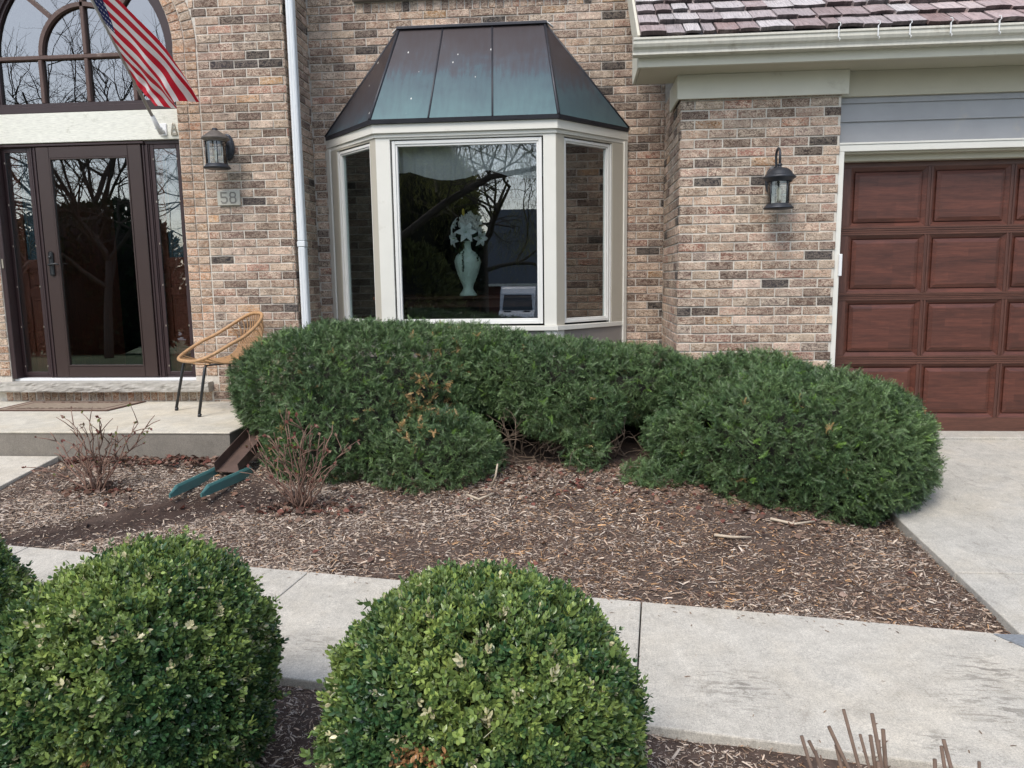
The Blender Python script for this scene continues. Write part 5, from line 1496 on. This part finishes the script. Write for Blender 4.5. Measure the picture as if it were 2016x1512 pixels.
# leaf litter
def litter(name, pts, label, seed, size=(.02, .045)):
    r_ = np.random.default_rng(seed); m = len(pts); P = np.array(pts)
    TV = np.array([(-.5, 0, .0), (-.25, .30, .12), (-.25, -.30, .1), (.05, .42, .2), (.05, 0, 0), (.05, -.4, .22), (.35, .2, .10), (.35, -.22, .12), (.55, 0, .05)])
    TF = np.array([(0, 2, 4, 1), (1, 4, 3, 3), (2, 5, 4, 4), (4, 7, 8, 6), (3, 4, 6, 6), (4, 5, 7, 7)])
    TF3 = np.array([(0, 2, 4), (0, 4, 1), (1, 4, 3), (2, 5, 4), (3, 4, 6), (4, 5, 7), (4, 7, 8), (4, 8, 6)])
    th = r_.uniform(0, 2 * pi, m); A = np.stack([np.cos(th), np.sin(th), r_.normal(size=m) * .25], 1)
    pal = np.array([(.17, .095, .065), (.23, .15, .11), (.11, .065, .05), (.28, .20, .16), (.20, .08, .06)])
    C = pal[r_.integers(0, 5, m)] * r_.uniform(.7, 1.2, (m, 1)); C = np.concatenate([C, np.ones((m, 1))], 1)
    V, F, Cc = instance(TV, TF3, P, frames(A, r_.normal(size=m) * .6), r_.uniform(size[0], size[1], m), C)
    tag(np_obj(name, V, F, M['deadleaf'], None, Cc), label, 'leaf litter', kind='stuff')
r_ = np.random.default_rng(12); pts = []
for i in range(520):
    x = r_.uniform(-3.5, -2.3); y = 4.86 - abs(r_.normal()) * .09; pts.append((x, y, z_bed(x, y) + .01 + r_.random() * .03))
for c, s_, n_ in (((-2.94, 4.28), .12, 150), ((-1.55, 4.06), .16, 170), ((-.1, 4.65), .5, 420), ((.75, 4.5), .3, 320), ((1.1, 3.95), .3, 70), ((-1.0, 4.2), .4, 60)):
    for i in range(n_):
        x = c[0] + r_.normal() * s_; y = c[1] + r_.normal() * s_ * .5
        if x < 1.7 and y > y_far(x) + .05 and y < 4.86: pts.append((x, y, z_bed(x, y) + .008 + r_.random() * .012))
for i in range(60):
    x = r_.uniform(-3.2, 1.6); y = r_.uniform(y_far(x) + .05, 4.4); pts.append((x, y, z_bed(x, y) + .01))
litter('leaf_litter', pts, 'dry brown leaves gathered along the stoop and under the shrubs', 13)

# sticks
for (a, b_, c_, lab) in (((1.02, 3.90), (1.13, 3.86), (1.25, 3.915), 'pale curved stick lying in the mulch at the front of the right yew'),
                    ((-.63, 4.22), (-.55, 4.15), (-.47, 4.22), 'peeled white stick lying at the right end of the low yew lobe'),
                    ((.70, 3.72), (.78, 3.70), (.88, 3.71), 'thin tan stick lying on the mulch between middle and right yews')):
    m_ = MB(); m_.cur = (.50, .42, .32, 1)
    m_.tube([(*a, z_bed(*a) + .02), (*b_, z_bed(*b_) + .018), (*c_, z_bed(*c_) + .02)], [.008, .007, .004], 6)
    tag(m_.build('stick', M['twig']), lab, 'stick')
m_ = MB(); m_.cur = (.50, .42, .32, 1); m_.tube([(-.50, 4.35, -.02), (-.47, 4.33, .05), (-.455, 4.31, .13)], [.007, .006, .005], 6)
tag(m_.build('stick', M['twig']), 'upright broken pale stick poking from the soil beside the low yew lobe', 'stick')

# ------------------------------------------------------------------ bare rose bushes
def rose(label, base, stems, seed, col_=(.20, .125, .095), tipcol=(.19, .075, .06), spread=.5):
    rs = random.Random(seed); e = empty('rose_bush', label, 'shrub', base)
    mb = MB(); lv = MB()
    for (dx, dy, h) in stems:
        b_ = Vector(base) + Vector((dx * .12 + rs.uniform(-.02, .02), dy * .12 + rs.uniform(-.02, .02), -.02)); tip = Vector(base) + Vector((dx, dy, h))
        n = 7; pts = []
        for i in range(n + 1):
            t = i / n; p = b_.lerp(tip, t) + Vector((rs.gauss(0, .008), rs.gauss(0, .008), .05 * math.sin(pi * t) * .4)); pts.append(p)
        k = rs.uniform(.7, 1.3); mb.cur = (col_[0] * k, col_[1] * k, col_[2] * k, 1)
        mb.tube(pts, [.0058 * (1 - .55 * i / n) for i in range(n + 1)], 5)
        for q_ in range(rs.randint(4, 9)):
            i = rs.randint(2, n); p = pts[i]; d = ((tip - b_).normalized() + Vector((rs.gauss(0, .7), rs.gauss(0, .6), rs.gauss(.1, .4)))).normalized(); L = rs.uniform(.04, .13)
            p2 = p + d * L * .5 + Vector((0, 0, .005)); p3 = p + d * L
            mb.tube([p, p2, p3], [.0032, .0026, .0018], 4)
            if rs.random() < .65:
                for z_ in range(rs.randint(1, 4)):
                    lv.cur = (*(tipcol if rs.random() < .55 else ((.16, .18, .05) if rs.random() < .35 else (.30, .19, .14))), 1)
                    petal_(lv, p3, (d + Vector((rs.gauss(0, .6), rs.gauss(0, .6), rs.gauss(0, .6)))), rs.uniform(.014, .032), rs)
        for q_ in range(7):   # thorns
            i = rs.randint(1, n - 1); p = pts[i]; mb.tube([p, p + Vector((rs.uniform(-1, 1), rs.uniform(-1, 1), .1)).normalized() * .009], [.002, .0003], 3)
    mb.build('canes', M['twig'], e); lv.build('withered_leaves', M['deadleaf'], e)
def petal_(mb, c, d, L, rs):
    d = Vector(d).normalized(); s = d.orthogonal().normalized(); s = (s + d.cross(s) * rs.uniform(-1, 1)).normalized() * L * .3
    c = Vector(c); mb.add([c, c + d * L * .5 + s, c + d * L, c + d * L * .5 - s + Vector((0, 0, .003))], [(0, 1, 2, 3)])
rs = random.Random(2)
st1 = [(-.25, .0, .22), (-.20, -.05, .30), (-.13, .03, .36), (-.08, -.02, .40), (-.02, .03, .41), (.02, -.04, .33), (.07, .02, .39), (.12, .05, .30), (.30, .02, .40), (.22, -.02, .33), (-.30, -.06, .13), (.16, -.05, .22), (-.16, .06, .24), (.05, .08, .26), (-.05, -.08, .22), (.33, .05, .37)]
rose('thin bare rose bush in the bed before the stoop face', (-2.945, 4.28, -.03), st1, 4)
st2 = [(-.33, -.02, .32), (-.25, .04, .28), (-.16, 0, .38), (-.09, .03, .45), (-.04, -.03, .47), (.03, .02, .43), (.09, -.02, .38), (.14, .03, .36), (.24, 0, .42), (.20, -.05, .30), (.28, .03, .30), (-.30, -.06, .20), (-.2, -.08, .18), (.02, -.07, .30), (.18, -.1, .2), (-.02, .06, .36), (-.1, -.06, .33), (.1, .07, .30)]
rose('denser bare reddish rose bush between the splash block and the left yew', (-1.555, 4.05, -.05), [(a * .85, b_, c_) for a, b_, c_ in st2], 8)

# pruned shrubs at the lower right
def stubs(label, base, lst, lying=None):
    e = empty('pruned_shrub', label, 'shrub', base); rs = random.Random(6)
    for (a, b_) in lst:
        mb = MB(); k = rs.uniform(.8, 1.2); mb.cur = (.15 * k, .105 * k, .08 * k, 1)
        A = Vector(a) + Vector((-.018, 0, .004)); B = Vector(b_) + Vector((-.018, 0, 0)); d = (B - A); B2 = B + d.normalized() * .12; B2.z = max(B2.z, -.26)
        w_ = rs.uniform(.0034, .0050)
        mid = A.lerp(B2, .5) + Vector((rs.uniform(-.006, .006), rs.uniform(-.006, .006), 0))
        mb.tube([B2, mid, A], [w_ * 1.15, w_ * 1.05, w_], 7)
        if rs.random() < .6:
            q_ = mid.lerp(A, rs.uniform(-.3, .6)); dd_ = (d.normalized() * -1 + Vector((rs.uniform(-.9, .9), rs.uniform(-.3, .3), .2))).normalized(); mb.tube([q_, q_ + dd_ * .02, q_ + dd_ * rs.uniform(.03, .07)], [w_ * .7, w_ * .55, w_ * .5], 6)
        for z_ in range(3):
            q_ = A.lerp(B2, rs.uniform(.05, .6)); mb.tube([q_, q_ + Vector((rs.choice((-1, 1)) * .008, -.003, .006))], [w_ * .7, .0006], 5)
        o = mb.build('cut_stem', M['twig'], e)
    if lying:
        mb = MB(); mb.cur = (.42, .36, .30, 1); mb.tube(lying, [.006, .007, .006, .005], 7); mb.build('fallen_stem', M['twig'], e)
def U(x, y, Y_): # helper used once to turn measured stem ends into positions in the bed
    return None
S1 = [((.632, 1.75, .121), (.735, 1.70, -.10)), ((.675, 1.78, .149), (.735, 1.72, -.07)), ((.651, 1.75, .073), (.69, 1.72, -.10)), ((.706, 1.75, .103), (.76, 1.70, -.11)), ((.735, 1.76, .152), (.77, 1.73, -.05)),
      ((.763, 1.76, .112), (.785, 1.74, -.08)), ((.718, 1.72, .12), (.75, 1.72, -.05)), ((.598, 1.74, .062), (.66, 1.66, -.13)), ((.602, 1.80, .050), (.69, 1.72, -.12)), ((.565, 1.74, .10), (.62, 1.68, -.12)), ((.69, 1.70, .03), (.75, 1.70, -.12)), ((.735, 1.71, .06), (.76, 1.70, -.12))]
stubs('cluster of a dozen cut bare stems poking up beside the path edge', (.72, 1.72, -.22), S1, [(.56, 1.86, -.10), (.65, 1.83, -.095), (.76, 1.80, -.09), (.84, 1.80, -.075)])
S2 = [((.90, 1.75, .097), (.945, 1.70, -.10)), ((.896, 1.75, .080), (.925, 1.71, -.10)), ((.878, 1.74, .052), (.885, 1.72, -.10)), ((.98, 1.74, .05), (.985, 1.72, -.1)), ((.86, 1.73, .0), (.90, 1.71, -.1))]
stubs('sparser group of cut bare stems at the lower right corner', (.93, 1.72, -.22), S2)
# oak leaf among the stems
m_ = MB(); m_.cur = (.30, .15, .12, 1); c = Vector((.955, 1.72, .02)); pr = []
for i in range(22):
    a = 2 * pi * i / 22; r0_ = .030 * (1.0 if i % 2 else .55); pr.append(c + Vector((math.cos(a) * r0_ * 1.5, .004 * math.sin(a * 3), math.sin(a) * r0_ * .8)))
m_.add([c] + pr, [[0, 1 + i, 1 + (i + 1) % 22] for i in range(22)]); o = m_.build('oak_leaf', M['deadleaf'])
tag(o, 'reddish dry oak leaf caught among the cut stems', 'leaf')

# ------------------------------------------------------------------ surroundings that the panes mirror
# white van on the street
vn = empty('delivery_van', 'white van parked nose-on in the street, seen mirrored in the bay window', 'van', (-2.75, -30, -1.885))
vx, vy, vz_ = -3.25, -29.6, -1.885
mb = MB(); W = 1.0
prof_v = [(0, .45), (.02, .95), (.25, 1.15), (.9, 1.28), (1.55, 2.25), (1.95, 2.58), (5.6, 2.62), (5.7, 2.4), (5.7, .4), (.1, .35)]
mb.prism([(vy - p[0], vz_ + p[1]) for p in prof_v], 'x', vx - W, vx + W); mb.build('van_body', M['van'], vn, bevel=.08)
mb = MB(); mb.add([(vx - W * .86, vy - .92 + .02, vz_ + 1.33), (vx + W * .86, vy - .92 + .02, vz_ + 1.33), (vx + W * .78, vy - 1.50 + .04, vz_ + 2.19), (vx - W * .78, vy - 1.50 + .04, vz_ + 2.19)], [(0, 1, 2, 3)]); mb.build('windscreen', M['vanglass'], vn)
for sx in (-1, 1):
    MB().box(vx + sx * .55 - .2, vx + sx * .55 + .2, vy - .70, vy - .62, vz_ + 1.235, vz_ + 1.30).build('air_vent', M['black'], vn)
    MB().box(vx + sx * .82 - .14, vx + sx * .82 + .14, vy - .02, vy + .06, vz_ + .75, vz_ + .98, .02).build('headlight', M['lampglass'], vn)
    for yy in (-.95, -4.6):
        w_ = MB(); w_.tube([(vx + sx * .82, vy + yy, vz_ + .36), (vx + sx * 1.02, vy + yy, vz_ + .36)], .36, 20); w_.build('wheel', M['tyre'], vn)
# neighbour house
nh = empty('neighbour_house', 'low red brick house with dark hipped roof across the street, mirrored in the bay', 'house', (3, -46, -1.9))
MB().box(-7.3, 14, -52, -43.2, -2, .85).build('house_wall', M['redbrick'], nh)
mb = MB(); e0 = (-7.9, -42.7); e1 = (14.6, -52.6); zr, ze = 6.6, .85
mb.add([(e0[0], e0[1], ze), (e1[0], e0[1], ze), (e1[0], e1[1], ze), (e0[0], e1[1], ze), (-5.9, -47.6, zr), (12.5, -47.6, zr)], [(0, 1, 5, 4), (1, 2, 5), (2, 3, 4, 5), (3, 0, 4), (3, 2, 1, 0)]); mb.build('hip_roof', M['roofing'], nh)
MB().box(-8, 14.7, -42.7, -42.55, .68, .86).build('roof_gutter', M['white'], nh)
# trees
def bare_tree(label, base, h, r_, seed, lean=(0, 0), lvl=5, leaves=None, name='bare_tree', spread=.55, kids=3, first=.42):
    rs = random.Random(seed); e = empty(name, label, 'tree', base); mb = MB(); tips = []
    mb.cur = (.09, .072, .058, 1)
    d = Vector((lean[0], lean[1], 1)); pts, dd = limb_path(base, d, h * first, 4, .05, rs); 
    mb.tube(pts, [r_ * (1 - .10 * i) for i in range(5)], 9)
    for k in range(5):
        a = 2 * pi * k / 5 + rs.uniform(-.3, .3); nd = Vector((math.cos(a) * .75, math.sin(a) * .75, rs.uniform(.6, 1.2)))
        grow(mb, pts[rs.choice([3, 4, 4])], nd, h * .27, r_ * .5, lvl, rs, spread, .13, kids, .02, 6, tips, .74)
    mb.build('trunk', M['twig'], e)
    if leaves:
        lc, n_, drop = leaves; V = []
        P = []; A = []
        for (p, dd_) in tips:
            for q_ in range(n_):
                P.append((p.x + rs.gauss(0, .28), p.y + rs.gauss(0, .28), p.z - abs(rs.gauss(0, .55)))); A.append((rs.gauss(0, .5), rs.gauss(0, .5), -1 if drop else rs.gauss(0, 1)))
        P = np.array(P); A = np.array(A); m = len(P)
        TV = np.array([(0, -.03, 0), (1, -.012, .02), (1, .012, .02), (0, .03, 0)]) if drop else np.array([(0, 0, 0), (.5, -.28, 0), (1, 0, .05), (.5, .28, 0)]); TF = np.array([(0, 1, 2, 3)])
        C = np.array(lc) * rng.uniform(.6, 1.3, (m, 1)); C = np.concatenate([C, np.ones((m, 1))], 1)
        S = rng.uniform(.12, .30, m) if drop else rng.uniform(.06, .12, m)
        v, f, c = instance(TV, TF, P, frames(A, rng.uniform(0, 6.28, m)), S, C); np_obj('crown', v, f, M['deadleaf'], e, c)
    return e
bare_tree('large bare tree with a heavy low limb on the front lawn, mirrored in the windows', (-7.6, -8.2, -.9), 9.5, .24, 15, (.1, 0), 5)
mb = MB(); mb.cur = (.07, .055, .045, 1); mb.tube([(-7.6, -8.2, .6), (-6.2, -8.0, 1.5), (-4.6, -7.8, 2.35), (-3.4, -7.7, 3.2), (-2.2, -7.7, 3.85), (-.8, -7.9, 4.1), (.8, -8.3, 4.5)], [.16, .13, .115, .10, .085, .06, .03], 9)
rs = random.Random(19)
for q_ in ((-3.4, -7.7, 3.2), (-2.2, -7.7, 3.85), (-.8, -7.9, 4.1), (.3, -8.1, 4.4)):
    for z_ in range(3): grow(mb, q_, (rs.uniform(-.6, .9), rs.uniform(-.5, .5), rs.uniform(.1, .9)), 1.3, .03, 4, rs, .6, .16, 3, 0, 4, None, .7)
tag(mb.build('tree_limb', M['twig']), 'heavy bare limb reaching over the lawn, mirrored diagonally in the bay window', 'branch')
bare_tree('willow with hanging yellow-green shoots on the lawn, mirrored in the bay window', (-3.1, -13.5, -1.2), 10, .17, 21, (0, 0), 4, ((.24, .24, .07), 26, True), 'willow_tree', .6, 3, .36)
bare_tree('second willow with drooping shoots left of the first, mirrored in the bay window', (-7.5, -16.5, -1.3), 10, .22, 22, (0, 0), 4, ((.22, .23, .065), 28, True), 'willow_tree', .6, 3, .30)
bare_tree('small bare ornamental tree with twisted twigs opposite the entry door', (-12.2, -6.2, -.9), 6.5, .12, 33, (.1, 0), 5, None, 'bare_tree', .75)
bare_tree('tall bare tree on the far left of the lawn opposite the entry', (-17.5, -15, -1.3), 13, .22, 35, (.05, 0), 5)
bare_tree('tall bare tree further back opposite the arched window', (-10.5, -21, -1.6), 14, .24, 37, (0, 0), 5)
def evergreen(label, c, r_, n, col_=(.022, .042, .018), brown=False):
    e = empty('evergreen_shrub', label, 'shrub', (c[0], c[1], c[2] - r_[2]))
    P, Nn, f = sample_blobs([(c, r_)], n, 2.1, (.35, .8, .15, 3)); m = len(P)
    A = Nn + rng.normal(size=(m, 3)) * .5 + np.array([0, 0, .4])
    C = np.array(col_) * rng.uniform(.5, 1.7, (m, 1)); C = np.concatenate([C, np.ones((m, 1))], 1)
    TV = np.array([(0, -.2, 0), (1, 0, .1), (.5, .3, 0), (0, .1, .2)]); v, fc, c_ = instance(TV, np.array([(0, 1, 2, 3)]), P, frames(A, rng.uniform(0, 6, m)), rng.uniform(.15, .35, m), C)
    np_obj('foliage', v, fc, M['deadleaf'], e, c_)
    h = MB(); h.lathe([(.001 + r_[0] * .9 * math.sin(a), -r_[2] * .9 * math.cos(a)) for a in np.linspace(0, pi, 12)], c, 20, False); h.build('shade_hull', M['inner'], e)  # added dark filler inside the crown, stands for inner shade
evergreen('broad dark evergreen on the lawn, mirrored at the left of the bay window', (-5.7, -12.2, .4), (1.9, 1.6, 1.9), 9000, (.11, .12, .04))
evergreen('tall olive leafed tree crown on the lawn, mirrored in the bay window', (-6.3, -14.6, 2.7), (2.9, 1.4, 3.4), 15000, (.30, .31, .12))
evergreen('narrow dark evergreen beside the willow trunk, mirrored in the bay window', (-3.9, -13.0, .9), (.55, .55, 2.6), 4000, (.015, .022, .012))
evergreen('large rounded dark evergreen opposite the entry, mirrored in the storm door', (-16.6, -12.6, 1.1), (3.0, 2.4, 2.7), 7000)
evergreen('dark evergreen left of the large rounded one opposite the entry', (-22.5, -13.5, .2), (3.0, 2.2, 2.0), 5000)
evergreen('low dark evergreen between the bare trees opposite the entry', (-11.2, -13.4, -.3), (2.4, 1.6, 1.2), 5000)
evergreen('dark evergreen across the street near the red brick house', (-12.0, -40, .3), (4.5, 2.5, 2.6), 6000)
